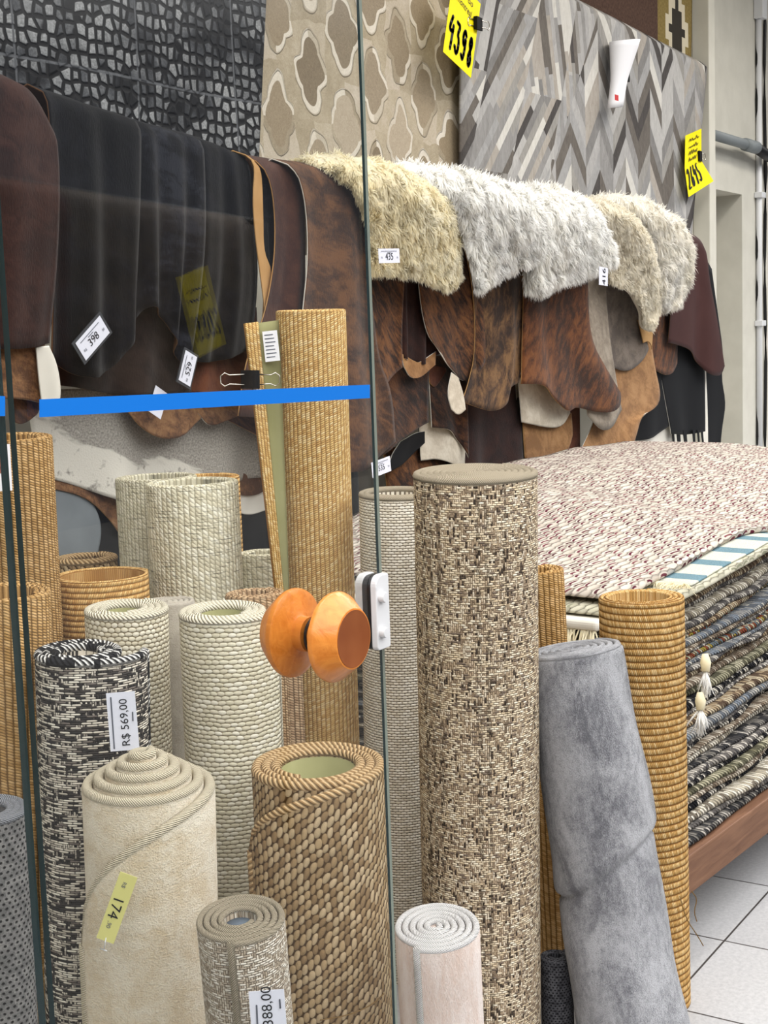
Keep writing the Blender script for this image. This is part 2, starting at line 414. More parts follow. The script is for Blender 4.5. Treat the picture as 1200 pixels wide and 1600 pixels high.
M['cream_plush'] = plush('cream_plush_pile', (222, 202, 168), (243, 232, 210), 14., .006, 300.)
M['grey_plush'] = plush('grey_plush_pile', (104, 105, 112), (186, 187, 192), 9.5, .006, 420., (1.3, .6))
M['pink_plush'] = plush('blush_plush_pile', (226, 202, 188), (242, 228, 220), 16., .004, 300., (2.4, .5))
M['grey_felt'] = plush('grey_felt', (156, 148, 134), (178, 170, 156), 10., .002, 300.)
def cord(name, c1, c2, c3=None, n=180.):
    g = G(name, .9, .15)
    uvv = g.coord('UV'); x, y, _ = g.sep(uvv)
    s = g.m('SINE', g.m('MULTIPLY', g.m('ADD', y, g.m('MULTIPLY', x, .6)), n*2*PI))
    r = g.white(g.comb(g.m('FLOOR', g.m('MULTIPLY', y, n)), 0., 0.))
    c = g.mix(g.smooth(s, -.6, .4), c2, c1)
    if c3: c = g.mix(g.m('LESS_THAN', r, .45), c, c3)
    g.color(c); g.bump(s, .002); return g.mat
M['bind_cream'] = cord('cream_overlock_cord', (240, 230, 208), (212, 198, 168), n=260.)
M['bind_white'] = cord('white_overlock_cord', (250, 249, 248), (230, 228, 226), n=260.)
M['bind_taupe'] = cord('taupe_overlock_cord', (206, 194, 172), (168, 154, 130), n=260.)
M['bind_grey'] = cord('grey_overlock_cord', (160, 162, 168), (138, 140, 146), n=260.)
M['bind_bw'] = cord('black_and_white_braid', (214, 212, 208), (30, 30, 34), (26, 26, 30), n=95.)
M['bind_ivory'] = cord('ivory_braid', (232, 226, 208), (208, 199, 176), n=120.)
M['bind_sea'] = cord('seagrass_braid', (196, 168, 128), (144, 114, 76), n=90.)
M['bind_tan'] = cord('tan_braid', (206, 168, 108), (128, 90, 46), n=110.)

# hides
M['h_brindle'] = hide_mat('brown_brindle_hair', (84, 52, 30), (30, 19, 15), (114, 74, 41), .95, 16, 9, .9)
M['h_brindle2'] = hide_mat('grey_brindle_hair', (84, 60, 40), (42, 30, 24), (118, 88, 57), .95, 20, 4, -.6)
M['h_brindle3'] = hide_mat('dark_brindle_hair', (62, 38, 26), (26, 17, 15), (88, 56, 34), .95, 14, 10, .6)
M['h_choc'] = hide_mat('chocolate_hair', (78, 53, 37), (48, 34, 29), (104, 71, 46), .9, 7, 4, .2)
M['h_maroon'] = hide_mat('maroon_brown_hair', (64, 40, 33), (50, 30, 27), (78, 50, 39), .7, 10, 3, .2)
M['h_umber'] = hide_mat('umber_hair', (48, 31, 28), (34, 23, 22), (60, 40, 35), .8, 10, 3, .2, spec=.1)
M['h_dark'] = hide_mat('very_dark_brown_hair', (44, 24, 20), (30, 17, 15), (54, 30, 23), .8, 12, 3, .2)
M['h_red'] = hide_mat('russet_hair', (84, 44, 28), (62, 31, 21), (102, 58, 35), .7, 12, 3, .2)
M['h_rust'] = hide_mat('rust_brown_hair', (84, 48, 25), (42, 25, 16), (112, 68, 35), .9, 16, 5, -.8)
M['h_tan'] = hide_mat('tan_hair', (148, 108, 68), (120, 84, 50), (166, 126, 84), .8, 10, 4, .2)
M['h_cream'] = hide_mat('cream_hair', (196, 186, 168), (172, 160, 142), (212, 204, 188), .7, 10, 4, .2)
M['h_greige'] = hide_mat('greige_hair', (140, 128, 113), (116, 105, 92), (160, 149, 134), .8, 10, 4, .2)
M['h_grey'] = hide_mat('mushroom_grey_hair', (108, 97, 87), (84, 75, 68), (126, 114, 103), .8, 10, 4, .2)
M['h_black'] = hide_mat('black_hair', (11, 12, 15), (6, 7, 9), (18, 19, 24), .8, 10, 4, .2, spec=.05)
M['h_black2'] = hide_mat('embossed_black_hair', (16, 17, 22), (7, 8, 11), (36, 38, 45), .85, 5, 4, .1, spec=.05)
M['h_bark'] = hide_mat('dark_bark_hair', (34, 26, 24), (22, 17, 17), (46, 36, 32), .8, 10, 4, .4, spec=.08)
M['h_wine'] = plain('wine_leather', (60, 31, 28), .6, .25, var=5)
M['h_black_l'] = plain('black_leather', (11, 12, 15), .6, .2)
M['h_cowbrown'] = hide_mat('fox_brown_hair', (112, 78, 50), (76, 50, 32), (138, 102, 68), .9, 16, 9, .3)
def pepper():
    g = G('salt_and_pepper_hair', .7, .2)
    x, y, z = g.sep(g.coord('Object')); v = g.comb(x, z, 0.)
    patch = g.noise(g.comb(g.m('ADD', x, g.m('MULTIPLY', z, 2.)), g.m('MULTIPLY', z, 1.5), 0.), 3.4, 4, .6)
    fine = g.noise(v, 160, 3, .7); spot = g.noise(v, 22, 3, .6)
    grey = g.ramp(fine, [(.3, (112, 108, 102)), (.7, (176, 171, 162))])
    wht = g.ramp(spot, [(.30, (110, 104, 98)), (.42, (204, 200, 190))])
    # the pale speckled flank lies low and to the left of the hide
    side = g.m('ADD', g.m('MULTIPLY', g.m('SUBTRACT', 3.15, x), .55), g.m('MULTIPLY', g.m('SUBTRACT', 1.27, z), 1.6))
    k = g.smooth(g.m('ADD', side, g.m('MULTIPLY', g.m('SUBTRACT', patch, .5), .7)), .02, .07)
    g.color(g.mix(k, grey, wht)); g.bump(fine, .002); return g.mat
M['h_pepper'] = pepper()
M['slate_hide'] = plain('slate_grey_hide', (84, 88, 98), .9, .1, var=6)
def wool_mat(name, c1, c2, c3):
    g = G(name, .95, .05, .3)
    n = g.noise(g.coord('Object'), 7, 4, .6); f = g.noise(g.coord('Object'), 60, 3, .7)
    g.color(g.ramp(g.m('ADD', g.m('MULTIPLY', n, .7), g.m('MULTIPLY', f, .3)), [(.3, c1), (.5, c2), (.72, c3)]))
    nt = g.nt; out = nt.nodes['Material Output']; tl_ = nt.nodes.new('ShaderNodeBsdfTranslucent'); mx = nt.nodes.new('ShaderNodeMixShader')
    mx.inputs[0].default_value = .42
    nt.links.new(g.b.inputs['Base Color'].links[0].from_socket, tl_.inputs[0])
    nt.links.new(g.b.outputs[0], mx.inputs[1]); nt.links.new(tl_.outputs[0], mx.inputs[2]); nt.links.new(mx.outputs[0], out.inputs[0])
    return g.mat
M['wool_cream'] = wool_mat('cream_fleece', (238, 224, 184), (246, 238, 210), (250, 245, 228))
M['wool_white'] = wool_mat('white_fleece', (246, 243, 234), (252, 251, 247), (254, 254, 252))
M['wool_beige'] = wool_mat('beige_fleece', (226, 217, 196), (240, 233, 215), (246, 241, 229))
M['wool_ivory'] = wool_mat('ivory_fleece', (240, 235, 220), (250, 246, 236), (252, 250, 245))

# ------------------------------------------------------------------ the setting
YG, YR, YW = .945, 2.84, 3.30
tag(box('floor', (-1.3, .6, -.1), (14, 4.2, 0), M['floor']), 'pale grey square floor tiles with dark grout lines', 'floor', kind='structure')
tag(box('trim_3', (-6, -7, -.1), (14, .6, -.002), plain('pavement_stone', (84, 83, 82), .9, .1, var=8)), 'dull grey pavement outside the shop front', 'pavement', kind='structure')
tag(box('ceiling', (-1.3, .9, 4.3), (14, 4.2, 4.4), M['ceil']), 'plain white ceiling over the shop', 'ceiling', kind='structure')
tag(box('wall_left', (-1.3, .95, 0), (-1.2, 4.2, 4.3), M['plaster']), 'plain plaster wall at the far left of the shop', 'wall', kind='structure')  # out of view, added to keep the left side of the shop darker
# back wall with a tall niche beyond the pilaster
xa, xb = atY(1120, 500, YW).x, atY(1160, 500, YW).x
zt = atY(1140, 300, YW).z
bm = bmesh.new()
def quadbox(bm, lo, hi):
    r = bmesh.ops.create_cube(bm, size=1)
    for v in r['verts']: v.co = Vector([lo[i]+(v.co[i]+.5)*(hi[i]-lo[i]) for i in range(3)])
quadbox(bm, (-1.3, YW, 0), (xa, YW+.35, 4.3)); quadbox(bm, (xb, YW, 0), (14, YW+.35, 4.3))
quadbox(bm, (xa, YW, zt), (xb, YW+.35, 4.3)); quadbox(bm, (xa, YW+.22, 0), (xb, YW+.35, zt))
tag(bm_obj('wall_back', bm, M['plaster']), 'pale cream plaster wall with a tall shallow niche behind the hides', 'wall', kind='structure')
_k = lambda q: (lambda d: d.x/d.y)(ray(q, 120))
PX0 = _k(1081)*YW; PYF = PX0/_k(1108); PX1 = _k(1117.5)*PYF
tag(box('trim_1', (PX0, PYF, 0), (PX1, YW-.001, 4.3), M['plaster2'], bevel=.006), 'cream painted pilaster beside the grey chevron rug', 'pilaster', kind='structure')

# conduit, pipe, cables on the wall at the right
def wallx(px, py, off=.03): return atY(px, py, YW-off)
a = wallx(1187, 30); b = wallx(1190, 740)
root = empty('wall_conduit', (a.x, YW, 1.0)); root.location = (0, 0, 0)
tag(root, 'thin white upright conduit clipped to the cream wall at the right edge', 'conduit')
tube('pipe', [(a.x, YW-.022, .2), (a.x, YW-.022, a.z)], .022, M['white_pl'], root, 12)
box('socket', (a.x-.05, YW-.07, a.z), (a.x+.05, YW-.001, a.z+.5), M['white_pl'], root, .006)
for yy in (305, 505):
    zc = wallx(1188, yy).z
    box('clip', (a.x-.045, YW-.06, zc-.02), (a.x+.045, YW-.001, zc+.02), M['white_pl'], root, .004)
p0 = wallx(1112, 211, .085); p1 = wallx(1176, 229, .085); zp = (p0.z+p1.z)/2
root = empty('grey_pipe'); tag(root, 'grey horizontal pipe on the wall behind the pilaster', 'pipe')
tube('pipe', [(p0.x, YW-.09, zp), (p1.x, YW-.09, zp)], .034, M['grey_pipe'], root, 14)
tube('coupling', [(p1.x-.18, YW-.09, zp), (p1.x+.06, YW-.09, zp)], .044, M['grey_pipe'], root, 14)
p2 = wallx(1194, 232, .09)
tag(tube('hose', [(p1.x+.06, YW-.09, zp), (p1.x+.3, YW-.09, zp-.03), (p1.x+.7, YW-.09, zp-.06), (p1.x+1.2, YW-.09, zp-.12)], .04, M['black_pl'], None, 10),
    'black hose running on from the end of the grey pipe', 'hose')
for i, (q, lab) in enumerate(((1194.5, 'black cable running down the wall just right of the white conduit'), (1182.8, 'thin black cable down the wall just left of the white conduit'))):
    c0 = wallx(q, 30, .012)
    pts = [(c0.x+.012*math.sin(k*1.3), YW-.014, 4.25-k*.27) for k in range(15)]
    tag(tube('cable', pts, .012, M['black_pl'], None, 6), lab, 'cable')

# ------------------------------------------------------------------ rugs hung on the wall
def wall_rug(name, label, px_tl, px_tr, px_bl, px_br, Y, mat, fold=0, thick=.012, wave=.012):
    """a rug panel hanging just off the wall; pixel corners give its real extent on the plane"""
    tl, tr, bl, br = [atY(*p, Y) for p in (px_tl, px_tr, px_bl, px_br)]
    nx, nz = 40, 30; V = []; F = []
    for j in range(nz+1):
        t = j/nz
        for i in range(nx+1):
            s = i/nx
            P = tl.lerp(tr, s).lerp(bl.lerp(br, s), t)
            P.y = Y + wave*math.sin(s*9+t*1.5)*(.3+t) + (fold*max(0, 1-t*nz/1.5)**2 if fold else 0)
            V.append(P)
    W = nx+1
    for j in range(nz):
        for i in range(nx):
            F.append((j*W+i, (j+1)*W+i, (j+1)*W+i+1, j*W+i+1))
    o = mesh(name, V, F, mat)
    md = o.modifiers.new('thick', 'SOLIDIFY'); md.thickness = thick; md.offset = -1
    tag(o, label, 'rug', 'rugs hung on the wall'); return o

def cobble():
    g = G('silver_cobble_on_black_hide', .6, .15)
    x, y, z = g.sep(g.coord('Object')); v = g.comb(x, z, 0.)
    nzc = g.noisec(v, 14., 2)
    vv = g.vadd(g.comb(x, g.m('MULTIPLY', z, .92), 0.), g.scale(nzc, .012))
    d = g.voro(vv, 25., 'DISTANCE_TO_EDGE', .55); idc = g.voro(vv, 25., 'F1', .55, 1); r = g.sep(idc)[0]
    big = g.noise(v, 3.2, 3)
    tone = g.m('ADD', g.m('MULTIPLY', r, .55), g.m('MULTIPLY', g.smooth(big, .35, .6), .5))
    c = g.ramp(tone, [(.25, (22, 23, 26)), (.42, (74, 76, 80)), (.85, (146, 148, 150))])
    tex = g.noise(v, 120, 3, .7); c = g.mix(.45, c, g.ramp(tex, [(.35, (30, 30, 34)), (.65, (220, 220, 220))]), 'OVERLAY')
    c = g.mix(g.smooth(d, .13, .2), (15, 15, 17), c)
    lx = g.m('ABSOLUTE', g.m('SUBTRACT', g.m('FRACT', g.m('DIVIDE', g.m('SUBTRACT', x, 2.02), .52)), .5)); lz = g.m('ABSOLUTE', g.m('SUBTRACT', g.m('FRACT', g.m('DIVIDE', g.m('SUBTRACT', z, 2.42), .52)), .5))
    c = g.mix(g.smooth(g.m('MAXIMUM', lx, lz), .488, .496), c, (84, 86, 90))
    g.color(c); g.bump(g.smooth(d, .05, .25), .004); return g.mat
def trellis():
    g = G('taupe_quatrefoil_hide', .75, .15)
    x, y, z = g.sep(g.coord('Object')); v = g.comb(x, z, 0.)
    q = 0.028
    nz = g.sep(g.noisec(v, 5., 2))
    xs = g.m('ADD', x, g.m('MULTIPLY', g.m('SUBTRACT', nz[0], .5), .10)); zs = g.m('ADD', z, g.m('MULTIPLY', g.m('SUBTRACT', nz[1], .5), .10))
    # staggered medallions: column and row index, local position, stepped quatrefoil distance
    U = g.m('DIVIDE', xs, .215); iu = g.m('FLOOR', U); Vv = g.m('ADD', g.m('DIVIDE', zs, .37), g.m('MULTIPLY', g.m('MODULO', iu, 2.), .5)); iv = g.m('FLOOR', Vv)
    fu = g.m('MULTIPLY', g.m('ABSOLUTE', g.m('SUBTRACT', g.m('FRACT', U), .5)), 2.); fv = g.m('MULTIPLY', g.m('ABSOLUTE', g.m('SUBTRACT', g.m('FRACT', Vv), .5)), 2.)
    e1 = g.m('SQRT', g.m('ADD', g.m('POWER', g.m('DIVIDE', fu, .74), 2.), g.m('POWER', g.m('DIVIDE', fv, .86), 2.)))
    e2 = g.m('SQRT', g.m('ADD', g.m('POWER', g.m('DIVIDE', fu, 1.12), 2.), g.m('POWER', g.m('DIVIDE', fv, .46), 2.)))
    d = g.m('MINIMUM', e1, e2)
    r = g.white(g.comb(iu, iv, 0.)); r2 = g.white(g.comb(g.m('FLOOR', g.m('MULTIPLY', U, 2.)), g.m('FLOOR', g.m('MULTIPLY', Vv, 2.)), 4.))
    med = g.ramp(r, [(0, (126, 114, 96)), (.35, (150, 138, 120)), (.6, (138, 124, 102)), (1, (178, 166, 148))])
    ring = g.ramp(r2, [(0, (206, 198, 184)), (.45, (216, 209, 197)), (.7, (176, 166, 148)), (1, (150, 138, 118))])
    fld = g.ramp(g.m('ADD', g.m('MULTIPLY', r2, .5), g.m('MULTIPLY', g.noise(v, 16, 3), .5)), [(.2, (158, 147, 126)), (.5, (178, 167, 147)), (.8, (194, 184, 170))])
    c = g.mix(g.smooth(d, .78, .80), med, ring); c = g.mix(g.smooth(d, .97, 1.01), c, fld)
    hair = g.noise(g.comb(g.m('MULTIPLY', x, 60.), g.m('MULTIPLY', z, 60.), 0.), 1., 5, .7, 2.)
    c = g.mix(.35, c, g.ramp(hair, [(.3, (104, 92, 74)), (.7, (240, 234, 224))]), 'SOFT_LIGHT')
    seam = g.m('MULTIPLY', g.smooth(d, .94, .97), g.m('SUBTRACT', 1., g.smooth(d, 1.0, 1.04)))
    c = g.mix(g.m('MULTIPLY', seam, .3), c, (120, 108, 90))
    g.color(c); g.bump(g.m('ADD', g.m('MULTIPLY', hair, .5), seam), .004); return g.mat
def chevron():
    g = G('grey_chevron_and_starburst_hide', .7, .15)
    x, y, z = g.sep(g.coord('Object')); v = g.comb(x, z, 0.)
    greys = [(158, 157, 156), (144, 142, 140), (178, 176, 173), (128, 126, 124), (204, 201, 194), (150, 147, 142), (104, 98, 92), (168, 166, 164), (74, 70, 68), (166, 159, 150)]
    # right part: upright zigzag columns
    C = g.m('DIVIDE', x, .185); ic = g.m('FLOOR', C); fc = g.m('SUBTRACT', C, ic)
    sgn = g.m('SUBTRACT', g.m('MULTIPLY', g.m('MODULO', ic, 2.), 2.), 1.)
    tt = g.m('ADD', g.m('DIVIDE', z, .105), g.m('MULTIPLY', g.m('MULTIPLY', g.m('SUBTRACT', fc, .5), sgn), 2.1))
    it = g.m('FLOOR', tt); c1 = g.ramp(g.white(g.comb(ic, it, 0.)), stops(greys), 'CONSTANT')
    # left part: starburst of strips, each wedge with its own direction
    sk = g.m('ADD', x, g.m('MULTIPLY', z, -.42))
    px_ = g.m('DIVIDE', sk, .40); kx = g.m('FLOOR', px_)
    kz = g.m('FLOOR', g.m('DIVIDE', g.m('ADD', z, g.m('MULTIPLY', g.white(g.comb(kx, 1., 1.)), .5)), .78))
    k = g.m('ADD', kx, g.m('MULTIPLY', kz, 13.))
    th = g.m('ADD', .72, g.m('MULTIPLY', g.white(g.comb(k, 0., 6.)), 1.15))
    dx, dz = x, z
    pr = g.m('SUBTRACT', g.m('MULTIPLY', dz, g.m('COSINE', th)), g.m('MULTIPLY', dx, g.m('SINE', th)))
    al = g.m('ADD', g.m('MULTIPLY', dx, g.m('COSINE', th)), g.m('MULTIPLY', dz, g.m('SINE', th)))
    ip = g.m('FLOOR', g.m('DIVIDE', pr, .042))
    il = g.m('FLOOR', g.m('ADD', g.m('DIVIDE', al, .42), g.white(g.comb(ip, k, 8.))))
    c2 = g.ramp(g.white(g.comb(ip, g.m('ADD', g.m('MULTIPLY', k, 7.), il), 2.)), stops(greys), 'CONSTANT')
    split = g.m('SUBTRACT', x, g.m('ADD', 7.2, g.m('MULTIPLY', g.m('SUBTRACT', z, 3.2), .7)))
    c = g.mix(g.m('GREATER_THAN', split, 0.), c2, c1)
    hair = g.noise(g.comb(g.m('MULTIPLY', x, 40.), g.m('MULTIPLY', z, 14.), 0.), 1., 5, .7, 1.)
    c = g.mix(.4, c, g.ramp(hair, [(.3, (96, 96, 98)), (.7, (232, 232, 232))]), 'SOFT_LIGHT')
    g.color(c); g.bump(hair, .003); return g.mat
def kilim():
    g = G('brown_and_olive_kilim', .9, .1)
    x, y, z = g.sep(g.coord('Object')); v = g.comb(x, z, 0.)
    n = g.noise(v, 60, 3)
    brown = g.ramp(n, [(.3, (72, 56, 48)), (.7, (96, 74, 64))]); olive = g.ramp(n, [(.3, (120, 102, 60)), (.7, (146, 128, 80))])
    X0 = atY(1028, 60, YW-.02).x
    c = g.mix(g.m('GREATER_THAN', x, X0), brown, olive)
    # stepped pale diamond with a dark comb in its middle
    xc, zc = atY(1058, 45, YW-.02).x, atY(1058, 48, YW-.02).z
    sx = .055; sz = .05
    ix = g.m('FLOOR', g.m('ADD', g.m('DIVIDE', g.m('ABSOLUTE', g.m('SUBTRACT', x, xc)), sx), .5)); iz = g.m('FLOOR', g.m('ADD', g.m('DIVIDE', g.m('ABSOLUTE', g.m('SUBTRACT', z, zc)), sz), .5))
    pale = g.m('LESS_THAN', g.m('ADD', g.m('MULTIPLY', ix, 1.9), iz), 7.1)
    alt = g.m('MODULO', iz, 2.)
    dark = g.m('LESS_THAN', g.m('ADD', g.m('MULTIPLY', ix, 1.9), g.m('ADD', iz, g.m('MULTIPLY', alt, 1.5))), 5.2)
    c = g.mix(pale, c, (206, 196, 172)); c = g.mix(dark, c, (58, 54, 48))
    g.color(c); g.bump(n, .002); return g.mat
wall_rug('cobble_hide_rug', 'black hide rug with silver cobblestone patches hanging at the upper left behind glass', (-60, -260), (424, -130), (-60, 130), (398, 300), YW-.09, cobble())
wall_rug('quatrefoil_hide_rug', 'beige and taupe quatrefoil patchwork hide rug on the back wall', (412, -80), (742, -110), (398, 300), (728, 300), YW-.06, trellis())
tr_y = YW-.115
o = wall_rug('chevron_hide_rug', 'grey patchwork hide rug with starburst strips and chevrons', (722, -103), (1107, 95), (722, 330), (1078, 380), tr_y, chevron(), fold=.05, wave=.006)
tl, tr = atY(722, -103, tr_y), atY(1107, 95, tr_y)
tag(tube('rug_rail', [(tl.x, tr_y+.036, tl.z-.03), (tr.x-.02, tr_y+.036, tr.z-.03)], .012, M['steel'], None, 10), 'slim steel rail carrying the grey chevron rug', 'rail')
wall_rug('kilim_rug', 'brown and olive kilim with a stepped diamond, high on the wall', (915, -60), (1082, -20), (900, 60), (1079, 150), YW-.02, kilim(), wave=.002)

# ------------------------------------------------------------------ hides on the rack
def poly_eval(pts, t):
    L = [0]
    for i in range(1, len(pts)): L.append(L[-1]+math.dist(pts[i], pts[i-1]))
    d = t*L[-1]
    for i in range(1, len(pts)):
        if d <= L[i] or i == len(pts)-1:
            f = (d-L[i-1])/max(1e-9, L[i]-L[i-1]); f = min(1, max(0, f))
            return tuple(pts[i-1][k]+(pts[i][k]-pts[i-1][k])*f for k in range(2))
def chaikin(p, n=2):
    for _ in range(n):
        q = [p[0]]
        for a, b in zip(p[:-1], p[1:]):
            q += [tuple(a[k]*.75+b[k]*.25 for k in range(2)), tuple(a[k]*.25+b[k]*.75 for k in range(2))]
        q.append(p[-1]); p = q
    return p
def coons(top, bottom, left, right, nu, nv, smooth=True):
    left = [top[0]]+list(left)+[bottom[0]]; right = [top[-1]]+list(right)+[bottom[-1]]
    if smooth: top, bottom, left, right = [chaikin(list(p)) for p in (top, bottom, left, right)]
    out = np.zeros((nv+1, nu+1, 2))
    P00, P10, P01, P11 = [np.array(p) for p in (top[0], top[-1], bottom[0], bottom[-1])]
    T = [np.array(poly_eval(top, i/nu)) for i in range(nu+1)]; B = [np.array(poly_eval(bottom, i/nu)) for i in range(nu+1)]
    Lf = [np.array(poly_eval(left, j/nv)) for j in range(nv+1)]; R = [np.array(poly_eval(right, j/nv)) for j in range(nv+1)]
    for j in range(nv+1):
        v = j/nv
        for i in range(nu+1):
            u = i/nu
            out[j, i] = (1-v)*T[i]+v*B[i]+(1-u)*Lf[j]+u*R[j]-((1-u)*(1-v)*P00+u*(1-v)*P10+(1-u)*v*P01+u*v*P11)
    return out
def hide_grid(top, bottom, left, right, Y, nu, nv, drape, folds, amp, bulge, seed, back=.22):
    Q = coons(top, bottom, left, right, nu, nv)
    rows = []
    rn = random.Random(seed); ph = rn.uniform(0, 6); ph2 = rn.uniform(0, 6)
    for j in range(nv+1):
        row = []
        for i in range(nu+1):
            P = atY(Q[j, i, 0], Q[j, i, 1], Y); row.append(P)
        rows.append(row)
    for j in range(nv+1):
        v = j/nv
        for i in range(nu+1):
            u = i/nu; P = rows[j][i]
            P.y += amp*(math.sin(u*folds*2*PI+ph)+.4*math.sin(u*folds*3.7*PI+ph2+v))*min(1, .15+v) - bulge*math.sin(PI*u)*math.sin(PI*min(1, v+.1))
    if drape:
        for i in range(nu+1):
            zt = rows[0][i].z
            for j in range(nv+1):
                h = zt-rows[j][i].z
                if h < drape: rows[j][i].y += drape*(1-math.sqrt(max(0, 1-(1-max(h, 0)/drape)**2)))
        pre = []
        for k in range(6, 0, -1):
            row = []
            for i in range(nu+1):
                P = rows[0][i].copy()
                if k <= 3:
                    a = k/3*PI/2; P.y += drape*math.sin(a); P.z -= drape*(1-math.cos(a))
                else:
                    P.y += drape; P.z -= drape+back*(k-3)/3
                row.append(P)
            pre.append(row)
        rows = pre+rows
    return rows
def grid_mesh(name, rows, mats, parent=None):
    nv, nu = len(rows)-1, len(rows[0])-1
    V = [P for r in rows for P in r]; W = nu+1
    F = [(j*W+i, (j+1)*W+i, (j+1)*W+i+1, j*W+i+1) for j in range(nv) for i in range(nu)]
    return mesh(name, V, F, mats, parent)
hid = [0]
def hide(label, top, bottom, left=(), right=(), Y=2.78, mat='h_brindle', back='leather', drape=0, folds=1.6, amp=.012, bulge=0, nu=26, nv=26, thick=.004, name='cowhide', cat='hide', group='cowhides hung on the rack'):
    hid[0] += 1
    rows = hide_grid(top, bottom, left, right, Y, nu, nv, drape, folds, amp, bulge, hid[0])
    o = grid_mesh(name, rows, [M[mat], M[back]])
    md = o.modifiers.new('thick', 'SOLIDIFY'); md.thickness = thick; md.offset = -1
    md.material_offset = 1; md.material_offset_rim = 1
    return tag(o, label, cat, group)

# the rack that carries them
root = empty('hide_rack'); tag(root, 'dark steel rack of rails mostly hidden under the draped hides', 'rack')
tube('rail', [(1.9, YR+.08, 2.12), (7.9, YR+.08, 2.05)], .02, M['steel'], root, 10)
tube('rail', [(1.9, YR+.13, 1.5), (7.9, YR+.13, 1.43)], .018, M['steel'], root, 10)
for x in (2.0, 4.4, 6.7):
    tube('post', [(x, YR+.13, 0), (x, YR+.13, 2.12)], .02, M['steel'], root, 10)

DR = .07
# ---- left, behind the glass
hide('maroon-brown cowhide with a rounded shoulder at the far left of the rack', [(-40, 112), (5, 104), (40, 112), (66, 138), (85, 180)], [(-40, 545), (40, 546), (84, 536)], [(-40, 300)], [(95, 250), (97, 330), (94, 430)], 2.70, 'h_umber', 'leather_d', DR, 1.2)
hide('black cowhide panel next to the maroon-brown shoulder, top left of rack', [(72, 125), (130, 145), (185, 164), (222, 176)], [(80, 560), (120, 590), (170, 590), (215, 520)], [(84, 300)], [(222, 330)], 2.73, 'h_black', 'leather_d', DR, 2.2)
hide('embossed black cowhide panel in the middle of the black group', [(208, 172), (250, 186), (280, 194), (318, 204)], [(214, 500), (234, 472), (262, 500), (290, 590)], [(208, 330)], [(322, 360), (310, 470)], 2.75, 'h_black2', 'leather_d', DR, 2.6)
hide('black cowhide panel beside the tan suede edge', [(305, 201), (340, 211), (388, 232)], [(282, 560), (330, 570), (396, 545)], [(308, 380)], [(400, 330), (408, 440)], 2.765, 'h_black', 'leather_d', DR, 2.2)
hide('black cowhide sliver showing between tan suede edge and maroon-brown hide', [(392, 234), (412, 239), (430, 243)], [(392, 600), (420, 600), (440, 600)], [(404, 300), (416, 470)], [(434, 350)], 2.768, 'h_black2', 'leather', DR, .6, .004)
hide('strip of tan suede, the folded edge of a black hide', [(383, 232), (392, 236), (402, 243)], [(414, 493), (417, 496), (421, 496)], [(399, 255), (394, 310), (398, 370), (407, 440)], [(410, 275), (412, 340), (413, 395), (426, 420), (425, 450)], 2.745, 'leather', 'leather', .05, .5, .004)
hide('dark bark-brown hide end hanging under the black panels', [(120, 430), (230, 430), (300, 450)], [(85, 600), (150, 612), (230, 622), (300, 612)], [(95, 520)], [(300, 540)], 2.80, 'h_bark', 'leather_d', 0, 2.2)
hide('russet hide end behind the glass, left of the binder clip', [(285, 470), (400, 480)], [(283, 610), (340, 622), (400, 612)], (), (), 2.81, 'h_red', 'leather_d', 0, 1.5)
hide('round-ended fox brown hide hanging below the blue tape', [(190, 580), (320, 585)], [(198, 640), (215, 668), (255, 688), (292, 682), (318, 652)], (), (), 2.83, 'h_cowbrown', 'leather', 0, 1, .008)
hide('pointed fox brown hide tip right of the round-ended one', [(300, 600), (400, 600)], [(302, 640), (324, 669), (360, 656), (400, 640)], (), (), 2.845, 'h_cowbrown', 'leather_w', 0, 1, .008)
hide('dark brown hide corner beside the sisal flap', [(350, 620), (420, 620)], [(352, 655), (385, 672), (420, 690)], (), (), 2.86, 'h_brindle3', 'leather', 0, .8, .006)
hide('fox brown hide end under the maroon-brown one at far left', [(-40, 530), (70, 530)], [(-40, 625), (40, 622), (76, 632)], (), [(74, 590)], 2.725, 'h_cowbrown', 'leather_w', 0, 1, .008)
hide('curled white suede flap at the far left of the rack', [(57, 543), (66, 541), (76, 540)], [(68, 630), (80, 632), (91, 630)], [(62, 590)], [(88, 568), (93, 605)], 2.715, 'leather_w', 'leather_w', 0, .6, .006)
hide('small dark hide scrap below the fox brown end at far left', [(20, 612), (68, 612)], [(24, 660), (40, 664), (58, 645)], (), (), 2.76, 'h_brindle3', 'leather', 0, .6, .004)
hide('large grey salt and pepper cowhide hanging low behind the rolls', [(40, 610), (200, 605), (420, 600)], [(60, 742), (130, 760), (178, 783), (270, 806), (375, 750), (415, 746)], (), (), 2.88, 'h_pepper', 'leather_w', 0, 2.4, .016, nu=40)
hide('slate suede back of a hide low at the left', [(66, 742), (100, 748), (125, 764)], [(60, 870), (110, 872), (150, 866)], (), [(148, 790), (158, 825)], 2.90, 'leather_g', 'leather_g', 0, .6, .01)
hide('brown hide edge running under the grey salt and pepper hide', [(80, 735), (150, 752), (200, 780)], [(84, 764), (130, 775), (160, 800), (200, 850)], (), (), 2.895, 'h_cowbrown', 'leather', 0, .6, .006)
hide('black hide low behind the sage rolls', [(120, 770), (200, 790)], [(120, 890), (210, 890)], (), (), 2.915, 'h_black_l', 'leather_d', 0, .8, .006)
hide('brown hide scrap just right of the sage rolls', [(365, 735), (420, 735)], [(365, 772), (395, 776), (420, 765)], (), (), 2.90, 'h_cowbrown', 'leather', 0, .6, .006)
hide('pale suede flap right of the sage rolls', [(368, 755), (420, 765)], [(368, 800), (395, 806), (420, 795)], (), (), 2.905, 'leather_w', 'leather_w', 0, .6, .006)
